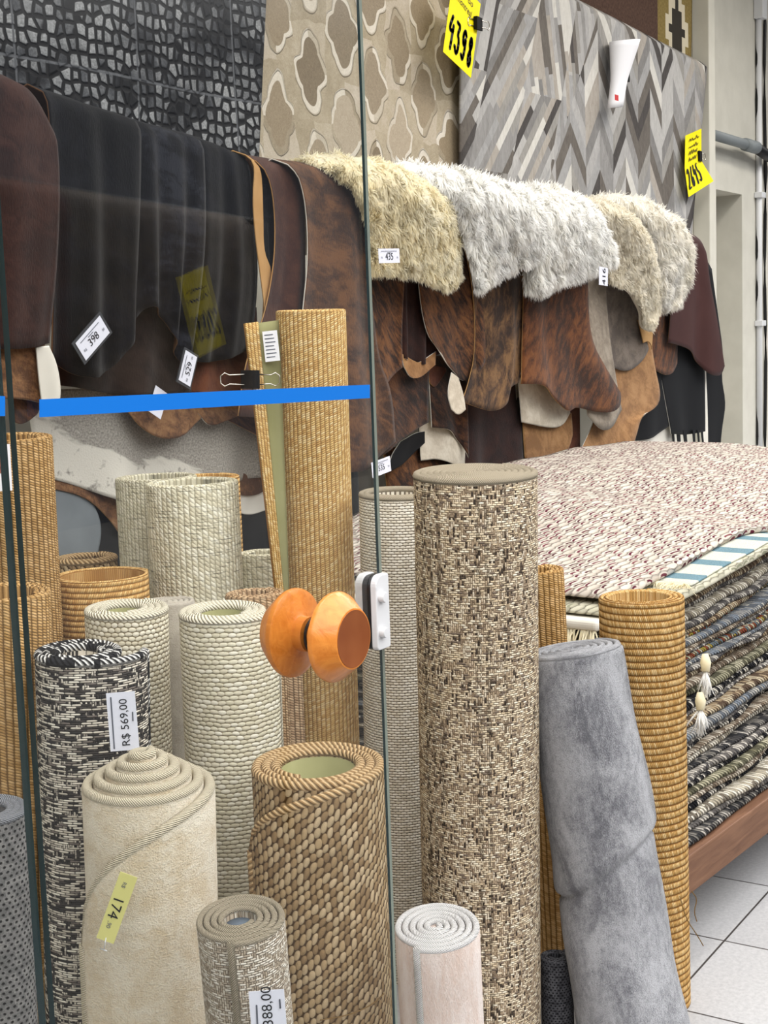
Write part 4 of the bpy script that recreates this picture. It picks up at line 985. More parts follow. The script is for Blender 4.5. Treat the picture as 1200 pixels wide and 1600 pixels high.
# ------------------------------------------------------------------ rug rolls
def foot(xt, yt, xb, yb, d, Tz):
    db = d+Tz*math.sin(PITCH); lo, hi = .2, 8
    for _ in range(60):
        t = (lo+hi)/2; x, y = xt+(xb-xt)*t, yt+(yb-yt)*t
        if y < 640: lo = t; continue
        if depth(atz(x, y, 0)) > db: lo = t
        else: hi = t
    return atz(x, y, 0)
def smoothstep(x): x = max(0, min(1, x)); return x*x*(3-2*x)
def roll(name, label, top, low, w, d, mat, t=.012, turns=3, rel=120, ccw=1, bind=None, bind_r=None, bind_end=True, backing=None, corner=None, step=0,
         flap=None, pitch=1.06, lumps=0, vertical=False, core=None, H_add=0, taper=0, vdiv=8, lean=.04, squash=0, crease=None):
    T = atd(*top, d)
    if vertical: B = Vector((T.x, T.y, 0))
    else: B = foot(*top, *low, d+lean*T.z, T.z)
    r_out = w*d/FPX/2; ax = T-B; H = ax.length
    root = empty(name, B); root.rotation_mode = 'QUATERNION'; root.rotation_quaternion = Vector((0, 0, 1)).rotation_difference(ax.normalized())
    tag(root, label, 'rug', 'rolled rugs standing by the glass door')
    phase = math.atan2(-B.y, -B.x)+math.radians(rel)
    pt = t*pitch; turns = min(turns, (r_out-t*.5-.006)/pt)
    Th = 2*PI*turns; nseg = 56; n = int(turns*nseg)
    rn = random.Random(hash(label) % 1000 if False else len(label)*7+int(top[0]))
    ph = rn.uniform(0, 6)
    cs = []; s = 0; last = None
    for i in range(n+1):
        th = Th*i/n; back = Th-th
        r = r_out-t/2-pt*back/(2*PI)
        if flap: r += flap[0]*smoothstep(1-back/flap[1])
        r *= 1+squash*math.cos(2*(th+ph))
        an = phase+ccw*(th-Th); p = (r*math.cos(an), r*math.sin(an))
        if last: s += math.dist(p, last)
        last = p; cs.append((p[0], p[1], an, s, back))
    Ltot = s
    rows = []; uv = []; V = []; edge = []
    nv = vdiv
    for (x, y, an, s, back) in cs:
        e = Ltot-s
        h = H+step*back/(2*PI)+H_add
        if corner and e < corner[0]: h -= corner[1]*(1-math.sqrt(max(0, 1-(1-e/corner[0])**2)))
        # radial direction of the sheet
        dx, dy = math.cos(an), math.sin(an)
        prof = [(t/2, (h-t/2)*k/nv) for k in range(nv+1)]+[(t/2*math.cos(a), h-t/2+t/2*math.sin(a)) for a in (PI/4, PI/2, 3*PI/4)]+[(-t/2, h-t/2), (-t/2, 0)]
        for q, (dr, z) in enumerate(prof):
            lump = 0
            if lumps and q <= nv:
                lump = lumps*(math.sin(z*11+ph+an)+.6*math.sin(z*23+2*an+ph))*.5
            if crease and q <= nv:
                zc_ = crease[0]+crease[1]*math.sin(an-phase+math.radians(rel))
                lump += crease[2]*(1/(1+math.exp(-(z-zc_)/.006))-.5)-crease[2]*.9*math.exp(-((z-zc_+.006)/.008)**2)
            tp = 1+taper*(z/H-.5)*2 if taper else 1
            V.append(((x+dx*(dr+lump))*tp, (y+dy*(dr+lump))*tp, z)); uv.append((s, z if q <= nv else (h+(q-nv)*t/3 if q < len(prof)-1 else h+t-z)))
        te = 1+taper*(h/H-.5)*2 if taper else 1
        edge.append((x*te, y*te, h))
    np_ = nv+1+3+2
    F = []
    for i in range(len(cs)-1):
        for q in range(np_-1):
            a = i*np_+q; b = (i+1)*np_+q
            F.append((a, b, b+1, a+1) if ccw > 0 else (a, a+1, b+1, b))
    e0 = (len(cs)-1)*np_; F.append(tuple(e0+q for q in range(np_))); F.append(tuple(q for q in range(np_))[::-1])
    body = mesh('rug_body', V, F, mat, root, uv=uv)
    body.data.set_sharp_from_angle(angle=math.radians(60))
    if bind:
        br = bind_r or t*.62
        tube('binding', [(x, y, z-br*.35) for (x, y, z) in edge], br, bind, root, 8)
        if bind_end:
            xe, ye, ze = edge[-1]; k = 14; re_ = max(br, t*.62+.0012)
            tube('edge_binding', [(xe, ye, (ze-re_*.4)*(1-q/k)+.004) for q in range(k+1)], re_, bind, root, 10)
    if backing:
        # lining cloth on the inside of the innermost turns
        Vb = []; Fb = []; m = nseg
        for i in range(0, min(m, n)+1):
            x, y, an, s, back = cs[i]; dx, dy = math.cos(an), math.sin(an); hb = edge[i][2]-t*.5
            Vb += [(x-dx*(t*.55), y-dy*(t*.55), hb), (x-dx*(t*.55), y-dy*(t*.55), max(0, hb-.5)), (x-dx*(t*.55+.002), y-dy*(t*.55+.002), max(0, hb-.5)), (x-dx*(t*.55+.002), y-dy*(t*.55+.002), hb)]
        for i in range(min(m, n)):
            for q in range(4): Fb.append((i*4+q, i*4+(q+1) % 4, (i+1)*4+(q+1) % 4, (i+1)*4+q))
        mesh('backing', Vb, Fb, backing, root)
    if core:
        r_in = r_out-turns*pt-t*.1
        V2, F2 = tube_data([(0, 0, 0), (0, 0, H-core[1])], max(.004, r_in-.004), 20)
        mesh('core', V2, F2, core[0], root)
    root['_r'] = r_out
    return root
ROLLS = {}
R = ROLLS
R['boucle'] = roll('rolled_rug', 'tall oatmeal tweed rug roll standing in the open doorway', (740, 739), (752, 1600), 202, 2.88, M['boucle'], .013, 9, 150, 1, M['bind_taupe'], .0085, pitch=1.02)
R['golden'] = roll('rolled_rug', 'golden sisal roll with level ribs beside the bench of stacked rugs', (1000, 931), (1013, 1600), 140, 3.17, M['sisal_h'], .011, 2.6, 170, 1, lean=.0)
R['grey'] = roll('rolled_rug', 'leaning grey plush rug roll in front of the bench', (893, 1015), (984, 1600), 177, 3.03, M['grey_plush'], .017, 6, 150, 1, M['grey_plush'], .0076, pitch=1.06, lumps=.006, vdiv=110, bind_end=False, crease=(.42, .06, .010), taper=-.11, lean=-.08)
R['little'] = roll('rolled_rug', 'small brown sisal roll peeping out right of the oatmeal roll', (842, 889), (848, 1000), 80, 3.4, M['sisal_v2'], .010, 2.4, 170, 1)
R['pebble'] = roll('rolled_rug', 'taupe pebble weave roll directly behind the glass door edge', (620, 770), (630, 1400), 125, 3.3, M['pebble'], .011, 2.3, 60, 1, M['bind_taupe'], .0072, bind_end=False)
R['tall'] = roll('rolled_rug', 'tallest tan sisal roll, rising above the blue tape', (487, 484), (511, 1160), 115, 3.3, M['sisal_v'], .009, 2.2, -150, -1)
R['sea'] = roll('rolled_rug', 'chunky brown seagrass roll with a slanting loose edge', (493, 1195), (510, 1600), 228, 2.55, M['seagrass'], .0165, 3.1, -62, -1, M['bind_sea'], .0095, backing=M['linen'], corner=(.27, .13), flap=(.008, 2.4))
R['cream'] = roll('rolled_rug', 'cream plush roll with coiled stepped top and rounded loose corner', (228, 1232), (240, 1600), 230, 2.35, M['cream_plush'], .0175, 5.5, -62, -1, M['bind_cream'], .0090, corner=(.29, .24), step=.0125, lean=.06, pitch=1.1, flap=(.006, 2.2), core=(M['cream_plush'], .02))
R['taupe'] = roll('rolled_rug', 'small taupe tweed roll with a slate core, front of the group', (373, 1435), (388, 1600), 150, 2.15, M['taupe'], .0095, 4.2, -10, -1, M['bind_taupe'], .0050, core=(M['slate'], .012), pitch=1.15, lean=.15)
R['pink'] = roll('rolled_rug', 'short blush pink plush roll with white corded edges', (680, 1447), (688, 1600), 146, 2.40, M['pink_plush'], .0115, 6.2, -24, -1, M['bind_white'], .0058, pitch=1.08, core=(M['pink_plush'], .004), lean=.14)
R['ivory1'] = roll('rolled_rug', 'ivory basket weave roll, the left one of the ivory pair', (195, 951), (202, 1160), 138, 2.9, M['ivory'], .013, 3.4, 150, 1, M['bind_ivory'], .0078, backing=M['linen'], bind_end=False)
R['ivory2'] = roll('rolled_rug', 'ivory cord weave roll behind the wooden knob, the right one of the pair', (350, 955), (358, 1170), 150, 2.75, M['ivory2'], .0125, 3.1, 82, 1, M['bind_ivory'], .0078, backing=M['linen'], flap=(.012, 1.4))
R['bw'] = roll('rolled_rug', 'black and cream slub weave roll with a braided rim', (125, 1018), (140, 1600), 150, 2.53, M['bw'], .013, 3., 84, 1, M['bind_bw'], .0085, flap=(.034, 1.5), core=(M['cream_plush'], .03))
R['slate'] = roll('rolled_rug', 'dark grey pinhole weave roll at the lower left corner', (-22, 1266), (-4, 1600), 130, 1.75, M['slate_weave'], .008, 2.6, 160, 1, M['bind_grey'], .0052, bind_end=False)
R['left_sisal'] = roll('rolled_rug', 'brown sisal roll at the far left, the taller of the two', (12, 682), (25, 900), 140, 2.95, M['sisal_v2'], .010, 2.3, 170, 1)
R['left_sisal2'] = roll('rolled_rug', 'brown sisal roll at the far left, the shorter one in front', (5, 923), (15, 1240), 150, 2.6, M['sisal_v2'], .010, 2.3, 170, 1)
R['honey'] = roll('rolled_rug', 'wide honey sisal roll with level ribs, behind the left ivory roll', (158, 897), (165, 1000), 158, 3.15, M['sisal_h2'], .010, 1.6, 110, -1, None, None, True, vertical=True, squash=.02)
R['sage_b'] = roll('rolled_rug', 'pale sage corded roll, the rear one of the two', (242, 744), (246, 880), 132, 3.52, M['sage2'], .010, 1.8, 150, 1, vertical=True)
R['sage_f'] = roll('rolled_rug', 'pale sage corded roll, the front one of the two', (298, 752), (302, 940), 153, 3.3, M['sage'], .011, 2.0, -150, 1, vertical=True)
R['tan_rim'] = roll('rolled_rug', 'tan sisal roll whose rim shows behind the front sage roll', (316, 744), (320, 880), 118, 3.72, M['sisal_h2'], .010, 1.8, 150, 1, vertical=True)
R['sea_rim'] = roll('rolled_rug', 'chunky seagrass roll with a braided rim behind the honey roll', (132, 872), (135, 890), 104, 3.62, M['seagrass'], .014, 2, 150, 1, M['bind_sea'], .009, vertical=True)
R['rose'] = roll('rolled_rug', 'rose brown corded roll left of the sisal flap', (396, 925), (405, 960), 100, 3.02, M['sisal_v3'], .011, 2.6, 150, 1, vertical=True)
R['felt'] = roll('rolled_rug', 'grey felt backed roll behind the ivory pair', (260, 938), (262, 960), 90, 3.05, M['grey_felt'], .011, 5, 150, 1, vertical=True)
R['char'] = roll('rolled_rug', 'short charcoal flat weave roll behind the leaning grey plush roll', (868, 1492), (876, 1600), 56, 3.12, M['dark_weave'], .008, 2.6, 150, 1, vertical=True)
R['umber'] = roll('rolled_rug', 'slim umber corded roll between the ivory and tall sisal rolls', (442, 1012), (445, 1170), 60, 3.17, M['sisal_v3'], .009, 2.2, 150, 1, vertical=True)
R['milk'] = roll('rolled_rug', 'milky white corded roll behind the rose brown roll', (410, 862), (412, 890), 84, 3.55, M['sage'], .011, 2.2, 150, 1, vertical=True)

# loose flap of the tall sisal roll: hem strip and green lining
tallroot = R['tall']
def panel(name, quad, d0, d1, mat, parent, th=.006, nv=24, nu=4):
    """thin curved strip given by its left and right edge in the picture, at real depth"""
    (tl, tr, br, bl) = quad; V = []; uv = []
    for j in range(nv+1):
        t = j/nv
        for i in range(nu+1):
            s = i/nu
            x = (tl[0]*(1-s)+tr[0]*s)*(1-t)+(bl[0]*(1-s)+br[0]*s)*t; y = (tl[1]*(1-s)+tr[1]*s)*(1-t)+(bl[1]*(1-s)+br[1]*s)*t
            P = atd(x, y, d0*(1-s)+d1*s); V.append(P); uv.append((s*.04, P.z))
    W = nu+1; F = [(j*W+i, (j+1)*W+i, (j+1)*W+i+1, j*W+i+1) for j in range(nv) for i in range(nu)]
    Mi = parent_inverse(parent)
    o = mesh(name, [Mi @ v for v in V], F, mat, parent, uv=uv)
    md = o.modifiers.new('t', 'SOLIDIFY'); md.thickness = th; md.offset = 0; return o
def parent_inverse(p):
    return (Matrix.Translation(p.location) @ p.rotation_quaternion.to_matrix().to_4x4()).inverted()
panel('flap_hem', ((381, 506), (403, 503), (444, 940), (432, 940)), 3.22, 3.23, M['sisal_v'], tallroot, .009)
panel('flap_lining', ((402, 505), (436, 500), (452, 940), (442, 940)), 3.236, 3.27, M['linen'], tallroot, .004)
# loose fibres that stick out of two of the rolls
for pts_, d_, key_ in ((((1080, 1392), (1090, 1404), (1084, 1424), (1089, 1440)), 3.08, 'golden'), (((1062, 1400), (1072, 1436), (1090, 1462), (1099, 1478)), 3.06, 'golden'), (((600, 1552), (585, 1568), (548, 1586), (500, 1594)), 2.40, 'sea')):
    Mi = parent_inverse(R[key_])
    tube('loose_fibre', [Mi @ atd(*q, d_) for q in chaikin(list(pts_), 2)], .0012, M['bind_tan'], R[key_], 5)
# care label on the lining
P = [atd(*q, 3.232) for q in ((411, 520), (434, 515), (434, 562), (416, 566))]
c = card('care_label', 'white printed care label on the green lining of the tallest sisal roll', (P[0]+P[1]+P[2]+P[3])/4, P[1]-P[0], P[0]-P[3], .034, .07, M['paper'], 'label', 'care labels', .0012)
strokes(c, [[(-.012, .026-.0085*k), (.006+.002*(k % 3), .026-.0085*k)] for k in range(7)], .0022, M['ink_grey'], .0012, 'print_line')
# binder clip on the flap
O = atd(391, 593, 3.20); binder_clip('binder_clip', 'black binder clip with wire arms on the flap of the tallest sisal roll', O, CAM_R, Vector((0, 0, 1)), .042, .042, .045)

# tags on the rolls
def roll_tag(label, corners, d, mat, lines, cat='price tag'):
    P = [atd(*q, d) for q in corners]
    Rv = ((P[1]-P[0])+(P[2]-P[3]))/2; Uv = ((P[0]-P[3])+(P[1]-P[2]))/2
    c = card('price_tag', label, (P[0]+P[1]+P[2]+P[3])/4, Rv, Uv, Rv.length, Uv.length, M[mat])
    w, h = Rv.length, Uv.length
    for s, size, x, y, rot, mt in lines: letter(c, s, size*min(w, h), x*w, y*h, M[mt], rot=rot)
    return c, w, h
c, w, h = roll_tag('white tag reading R$ 569,00 on the black and cream roll', ((167, 1089), (209, 1074), (217, 1165), (174, 1180)), 2.41, 'paper_grey', [('R$ 569,00', .40, .08, -.02, PI/2, 'ink')])
strokes(c, [[(-w*.36, -h*.45), (-w*.34, h*.42)], [(w*.36, -h*.0), (w*.37, h*.14)]], w*.05, M['ink_grey'], .0016, 'print_line')
c, w, h = roll_tag('white tag reading R$ 388,00 upside down on the small taupe roll', ((395, 1566), (437, 1529), (446, 1612), (398, 1640)), 2.055, 'paper_grey', [('R$ 388,00', .42, .0, -.02, PI/2, 'ink')])
strokes(c, [[(-w*.33, -h*.45), (-w*.3, h*.22)], [(w*.36, h*.14), (w*.36, h*.30)]], w*.05, M['ink_grey'], .0016, 'print_line')
c, w, h = roll_tag('lime paper tag reading 174,90 on the cream plush roll', ((187, 1367), (216, 1366), (178, 1474), (150, 1466)), 2.205, 'lime', [('174', .85, -.08, .0, -PI/2, 'ink'), (',90', .34, -.1, -.26, -PI/2, 'ink_grey'), ('R$', .30, -.06, .34, -PI/2, 'ink_grey')])
Q = parent_inverse  # (kept for brevity)
tube('tag_pin', [(0, -h*.45, .001), (w*.12, -h*.62, .002), (-w*.1, -h*.62, .002), (w*.3, -h*.62, .002)], .0009, M['white_pl'], c, 5)
P = [atd(*q, 2.72) for q in ((-22, 697), (14, 692), (14, 766), (-18, 770))]
c = card('picture_card', 'white picture card on the taller brown sisal roll at far left', (P[0]+P[1]+P[2]+P[3])/4, P[1]-P[0], P[0]-P[3], .05, .09, M['paper'], 'card', 'cards on rolls')
strokes(c, [[(-.02, .01), (0, .022), (.012, .012), (.004, -.004)]], .014, plain('brown_print', (160, 100, 84), .6), .0012, 'print')

# ------------------------------------------------------------------ bench and the stack of flat rugs
BA = math.radians(-4.2); EX = Vector((math.cos(BA), math.sin(BA), 0)); EY = Vector((-EX.y, EX.x, 0)); BO = Vector((3.21, 1.215, 0))
BM = Matrix(((EX.x, EY.x, 0, BO.x), (EX.y, EY.y, 0, BO.y), (0, 0, 1, 0), (0, 0, 0, 1)))
root = empty('low_bench'); root.matrix_world = BM
tag(root, 'low brown timber bench carrying the stack of flat rugs', 'bench')
box('front_rail', (-.1, 0, .145), (3.05, .05, .245), M['beam'], root, .004)
box('rear_rail', (-.1, 1.42, .145), (3.05, 1.47, .245), M['beam'], root, .004)
box('end_rail', (-.1, .05, .145), (-.05, 1.42, .245), M['beam'], root, .004)
box('top_board', (-.05, .05, .215), (3.05, 1.42, .245), M['beam'], root)
for x in (-.08, 2.95):
    for y in (.07, 1.33): box('leg', (x, y, 0), (x+.08, y+.08, .215), M['beam'], root, .004)

def rag(name, cols, band=9., twist=110., seedv=0.):
    g = G(name, .95, .08)
    x, y, z = g.sep(g.coord('Object'))
    seg = g.noise(g.comb(g.m('MULTIPLY', x, band), g.m('MULTIPLY', y, 3.), seedv), 1., 2, .7)
    s = g.m('SINE', g.m('ADD', g.m('MULTIPLY', x, twist*4.), g.m('MULTIPLY', z, 400.)))
    id_ = g.m('FLOOR', g.m('DIVIDE', g.m('ADD', g.m('MULTIPLY', x, twist*4.), g.m('MULTIPLY', z, 400.)), 2*PI))
    r = g.white(g.comb(id_, seedv, g.m('FLOOR', g.m('MULTIPLY', y, 40.))))
    k = g.m('ADD', g.m('MULTIPLY', seg, .75), g.m('MULTIPLY', r, .35))
    c = g.ramp(k, [(.28+.5*i/len(cols), cc) for i, cc in enumerate(cols)], 'CONSTANT')
    c = g.mix(g.smooth(s, -1.1, -.2), tuple(int(v*.62) for v in cols[0]), c)
    g.color(c); g.bump(g.m('ADD', s, g.noise(g.coord('Object'), 200, 3)), .004); return g.mat
RC = [('grey_rag', [(150, 144, 136), (96, 92, 90), (190, 184, 174), (70, 68, 70)]), ('brown_rag', [(124, 104, 84), (166, 146, 118), (84, 68, 56), (190, 176, 150)]),
      ('charcoal_rag', [(70, 68, 68), (122, 118, 112), (52, 52, 54), (176, 170, 162)]), ('blue_rag', [(128, 136, 146), (156, 154, 150), (98, 102, 108), (190, 186, 176)]),
      ('cream_rag', [(206, 198, 180), (170, 160, 140), (226, 218, 202), (110, 100, 88)]), ('multi_rag', [(150, 132, 60), (120, 50, 44), (90, 104, 118), (180, 170, 150), (70, 64, 60)]),
      ('taupe_rag', [(140, 124, 106), (176, 164, 146), (110, 96, 82), (196, 186, 170)]), ('black_rag', [(26, 26, 30), (200, 194, 182), (40, 40, 44), (60, 58, 58)]),
      ('olive_rag', [(120, 116, 92), (150, 146, 122), (86, 84, 68), (180, 174, 150)])]
RAG = {n: rag(n+'_yarn', c, seedv=i*3.1) for i, (n, c) in enumerate(RC)}
def braid_top(name, c1, c2, flecks, cw=.046, ch=.027, p=.45):
    g = G(name, .95, .08)
    uvv = g.coord('UV'); x, y, _ = g.sep(uvv)
    r, fu, fv, iu, iv = cells(g, x, y, cw, ch, 'row', .5, uvv)
    h = dome(g, fu, fv, 2., 2., 1.75, 1.85)
    c = g.mix(r, c1, c2)
    rr = g.white(g.comb(iu, iv, 8.)); r3 = g.white(g.comb(iu, iv, 2.))
    arc = g.m('ABSOLUTE', g.m('SUBTRACT', g.m('ADD', fv, g.m('MULTIPLY', g.m('MULTIPLY', fu, fu), 1.2)), g.m('MULTIPLY', r3, .3)))
    rim = g.m('MULTIPLY', g.m('GREATER_THAN', rr, 1-p), g.m('MULTIPLY', g.m('SUBTRACT', 1., g.smooth(arc, .12, .19)), g.m('SUBTRACT', 1., g.smooth(g.m('ABSOLUTE', g.m('ADD', fu, g.m('MULTIPLY', g.m('SUBTRACT', r3, .5), .4))), .3, .46))))
    fc = g.ramp(g.white(g.comb(iu, iv, 5.)), stops(flecks), 'CONSTANT')
    c = g.mix(g.smooth(h, 0., .3), tuple(int(v*.8) for v in c1), c); c = g.mix(rim, c, fc)
    g.color(c); g.bump(g.m('SQRT', h), .007); return g.mat
M['top_rug'] = braid_top('cream_braid_with_maroon_flecks', (182, 172, 160), (200, 191, 180), [(82, 30, 46), (100, 52, 62), (72, 40, 46), (108, 62, 68)], p=.72)
M['sage_braid'] = braid_top('sage_braid', (172, 168, 148), (194, 190, 172), [(128, 128, 108), (150, 148, 128)])
def striped():
    g = G('blue_and_white_stripe_weave', .9, .1)
    uvv = g.coord('UV'); x, y, _ = g.sep(uvv)
    f = g.m('FRACT', g.m('DIVIDE', x, .17)); n = g.noise(uvv, 180, 2)
    c = g.mix(g.m('LESS_THAN', f, .36), (182, 183, 170), (98, 124, 134))
    g.color(g.mix(.2, c, g.ramp(n, [(.3, (120, 120, 120)), (.7, (255, 255, 255))]), 'OVERLAY')); g.bump(n, .002); return g.mat
M['stripe'] = striped()

NX = 90
xs = np.linspace(0, 1, NX+1)
def wob(seed, f=3, amp=1.):
    r = np.random.default_rng(seed); out = np.zeros(NX+1)
    for k in range(1, 7): out += r.normal()/k**.8*np.sin(2*PI*k*f/3*xs+r.uniform(0, 6))
    return out*amp
def sag(h_frac, x):   # the pile dips at its near end
    return -.055*h_frac*np.exp(-np.maximum(x-.1, 0)/.28)
def flat_rug(label, base, th, x0, x1, yfront, yback, mat, name='flat_rug', uvscale=1, ny=10, group='flat rugs stacked on the bench', topz=None):
    """one rug: a slab that follows the rugs below it, rounded on its edges. base, th arrays along x"""
    V = []; uv = []; rows = []
    X = x0+(x1-x0)*xs
    prof_n = 6
    for i in range(NX+1):
        endf = min(1, (X[i]-X[0])/.03, (X[-1]-X[i])/.03); t = th[i]*(.35+.65*math.sqrt(max(0, endf)))
        yf = yfront[i]; ring = []
        zc = base[i]+th[i]/2
        for k in range(prof_n+1):          # front rounded edge, bottom to top
            a = -PI/2+PI*k/prof_n
            ring.append((yf+t*.5-math.cos(a)*t*.5, zc+math.sin(a)*t/2))
        for k in range(1, ny+1):
            y = yf+t*.5+(yback-yf-t*.5)*k/ny
            dz = topz(X[i], y) if topz else 0
            ring.append((y, zc+t/2+dz))
        for k in range(ny, 0, -1):
            y = yf+t*.5+(yback-yf-t*.5)*k/ny
            ring.append((y, zc-t/2+(topz(X[i], y) if topz else 0)))
        rows.append(ring)
        for (y, z) in ring:
            V.append((X[i], y, z)); uv.append((X[i]*uvscale, (y+(z-zc))*uvscale))
    W = len(rows[0]); F = []
    for i in range(NX):
        for q in range(W):
            a, b = i*W+q, i*W+(q+1) % W; F.append((a, b, b+W, a+W))
    F.append(tuple(range(W))[::-1]); F.append(tuple(NX*W+q for q in range(W)))
    V2 = [BM @ Vector(v) for v in V]
    o = mesh(name, [BM.inverted() @ v for v in V2], F, mat, uv=uv)
    o.matrix_world = BM
    return tag(o, label, 'rug', group)
NR = 33
Z0, ZT = .247, .845
ths = np.array([random.uniform(.6, 1.45) for _ in range(NR)]); ths *= (ZT-Z0)/ths.sum()
XG = np.linspace(-.05, 3.05, NX+1); cur = np.full(NX+1, Z0); order = ['charcoal_rag', 'grey_rag', 'cream_rag', 'black_rag', 'taupe_rag', 'olive_rag', 'black_rag', 'grey_rag', 'charcoal_rag', 'cream_rag', 'taupe_rag', 'black_rag', 'grey_rag', 'blue_rag', 'brown_rag', 'grey_rag', 'black_rag', 'olive_rag', 'taupe_rag', 'brown_rag', 'grey_rag', 'blue_rag', 'multi_rag', 'grey_rag', 'taupe_rag', 'blue_rag', 'multi_rag', 'brown_rag', 'grey_rag', 'cream_rag', 'grey_rag', 'brown_rag', 'multi_rag']
cname = {'grey_rag': 'grey', 'brown_rag': 'brown', 'charcoal_rag': 'charcoal', 'blue_rag': 'blue-grey', 'cream_rag': 'cream', 'multi_rag': 'multicoloured', 'taupe_rag': 'taupe', 'black_rag': 'black and white', 'olive_rag': 'olive'}
onum = ['lowest', 'second from the bottom', 'third from the bottom'] + ['%s from the bottom' % w for w in ('fourth', 'fifth', 'sixth', 'seventh', 'eighth', 'ninth', 'tenth', 'eleventh', 'twelfth', 'thirteenth', 'fourteenth', 'fifteenth', 'sixteenth', 'seventeenth')] + \
       ['%s below the braided top rug' % w for w in ('eighteenth', 'seventeenth', 'sixteenth', 'fifteenth', 'fourteenth', 'thirteenth', 'twelfth', 'eleventh', 'tenth', 'ninth', 'eighth', 'seventh', 'sixth', 'fifth', 'fourth', 'third')]
onum = onum[:17]+onum[-(NR-17):]
cnt = 0
for k in range(NR):
    fr_ = (cur.mean()-Z0)/(ZT-Z0)
    x0 = .02+.16*fr_+random.uniform(-.03, .03); x1 = 2.95-random.uniform(0, .06)
    var = 1+.28*wob(100+k, 4, .5)
    th = ths[k]*np.clip(var, .45, 1.6)
    if k > 8: th = th+sag(ths[k]*6, np.maximum(XG, 0))*.35
    th = np.clip(th, .006, .05)
    yf = .03+.215*fr_+.011*wob(200+k, 5, .7)+random.uniform(-.012, .012)
    mt = order[k]
    flat_rug('%s rag rug in the bench stack, %s' % (cname[mt], onum[k]), np.interp(x0+(x1-x0)*xs, XG, cur), np.interp(x0+(x1-x0)*xs, XG, th)*.99, x0, x1, yf, 1.38, RAG[mt])
    cur = cur+th
# smoothed rest for the big top rugs
ker = np.ones(9)/9; cur = np.convolve(np.pad(cur, 4, 'edge'), ker, 'valid')+.004
mound = lambda x, y: .10*smoothstep((y-.25)/.9)*smoothstep((x-.1)/1.4)+.05*smoothstep((x-1.2)/1.3)
X = lambda x0, x1: x0+(x1-x0)*xs
# sage braided rug, striped rug, top rug, each resting on the one below
t1 = np.full(NX+1, .02)
flat_rug('sage braided rug showing its corner just under the striped rug', np.interp(X(.14, 2.9), XG, cur), t1, .14, 2.9, .175+.004*wob(301, 3, .6), 1.42, M['sage_braid'], topz=mound, ny=24)
cur = cur+t1
t2 = np.full(NX+1, .007)
st = flat_rug('blue and white striped flat rug peeping out under the top rug', np.interp(X(.46, 2.9), XG, cur)+.001, t2, .46, 2.9, .19+.003*wob(302, 3, .6), 1.42, M['stripe'], topz=mound, ny=24)
cur = cur+t2+.002
t3 = np.full(NX+1, .024)
tp = flat_rug('cream braided top rug with maroon flecks on the bench stack', np.interp(X(.20, 2.86), XG, cur), t3, .20, 2.86, .285+.008*wob(303, 3, .7), 1.6, M['top_rug'], topz=mound, ny=30)
def fringe(parent, pts, dirs, L, mat, n, w=.002, seed=1, name='fringe', curl=.35):
    r = random.Random(seed); V = []; F = []
    for _ in range(n):
        t = r.random()*(len(pts)-1); i = min(int(t), len(pts)-2); f = t-i
        P = Vector(pts[i]).lerp(Vector(pts[i+1]), f); D = (Vector(dirs)+Vector((r.gauss(0, .25), r.gauss(0, .25), r.gauss(0, .15)))).normalized()
        l = L*r.uniform(.6, 1.1); q = P+D*l*.5+Vector((0, 0, -l*.1)); e = P+D*l*.85+Vector((r.gauss(0, .1)*l, r.gauss(0, .1)*l, -l*curl))
        v, ff = tube_data([P, q, e], [w, w*.9, w*.4], 4); b = len(V); V += v; F += [tuple(b+a for a in fc) for fc in ff]
    return mesh(name, V, F, mat, parent)
zf = float(np.interp(.46, XG, cur))-.003
fringe(st, [(.465, .20, zf), (.465, .34, zf+.004)], (-1, -.1, -.05), .07, M['wool_cream'], 130, .0022, 4)
# pale rug with a fringe on the near end, below the top rug's left side
zz = float(np.interp(.2, XG, cur))-.062
wr_ = mesh('folded_rug', *(lambda: (lambda V: (V, [(0, 1, 3, 2), (4, 6, 7, 5), (0, 4, 5, 1), (2, 3, 7, 6), (0, 2, 6, 4), (1, 5, 7, 3)]))([BM @ Vector((x, y, z)) for x in (.10, .22) for y in (.29, 1.3) for z in (zz, zz+.03)]))(), M['leather_w'], smooth=False)
bv = wr_.modifiers.new('b', 'BEVEL'); bv.width = .012; bv.segments = 3
tag(wr_, 'white folded rug edge with fringe under the near end of the top rug', 'rug', 'flat rugs stacked on the bench')
fringe(wr_, [BM @ Vector((.108, .30, zz+.004)), BM @ Vector((.108, 1.29, zz+.004))], -EX*.5+Vector((0, 0, -1)), .10, M['wool_cream'], 420, .0026, 6, curl=.4)
# tassels hanging from the pile beside the golden roll
for i, (u, v, L) in enumerate(((1102, 1040, .055), (1094, 1100, .055))):
    P = atY(u, v, 1.235)
    tw = empty('tassel', P); tag(tw, ['upper white tassel hanging from the rug pile beside the golden sisal roll', 'lower white tassel hanging from the rug pile beside the golden sisal roll'][i], 'tassel', 'tassels on the rug pile')
    tube('knot', [(0, 0, .03), (-.008, -.004, .01), (-.014, -.006, -.012)], [.008, .014, .01], M['wool_cream'], tw, 10)
    fringe(tw, [(-.014, -.006, -.008), (-.012, -.004, -.012)], (-.35, -.15, -1), L, M['wool_white'], 60, .0026, 9+i, 'strands')

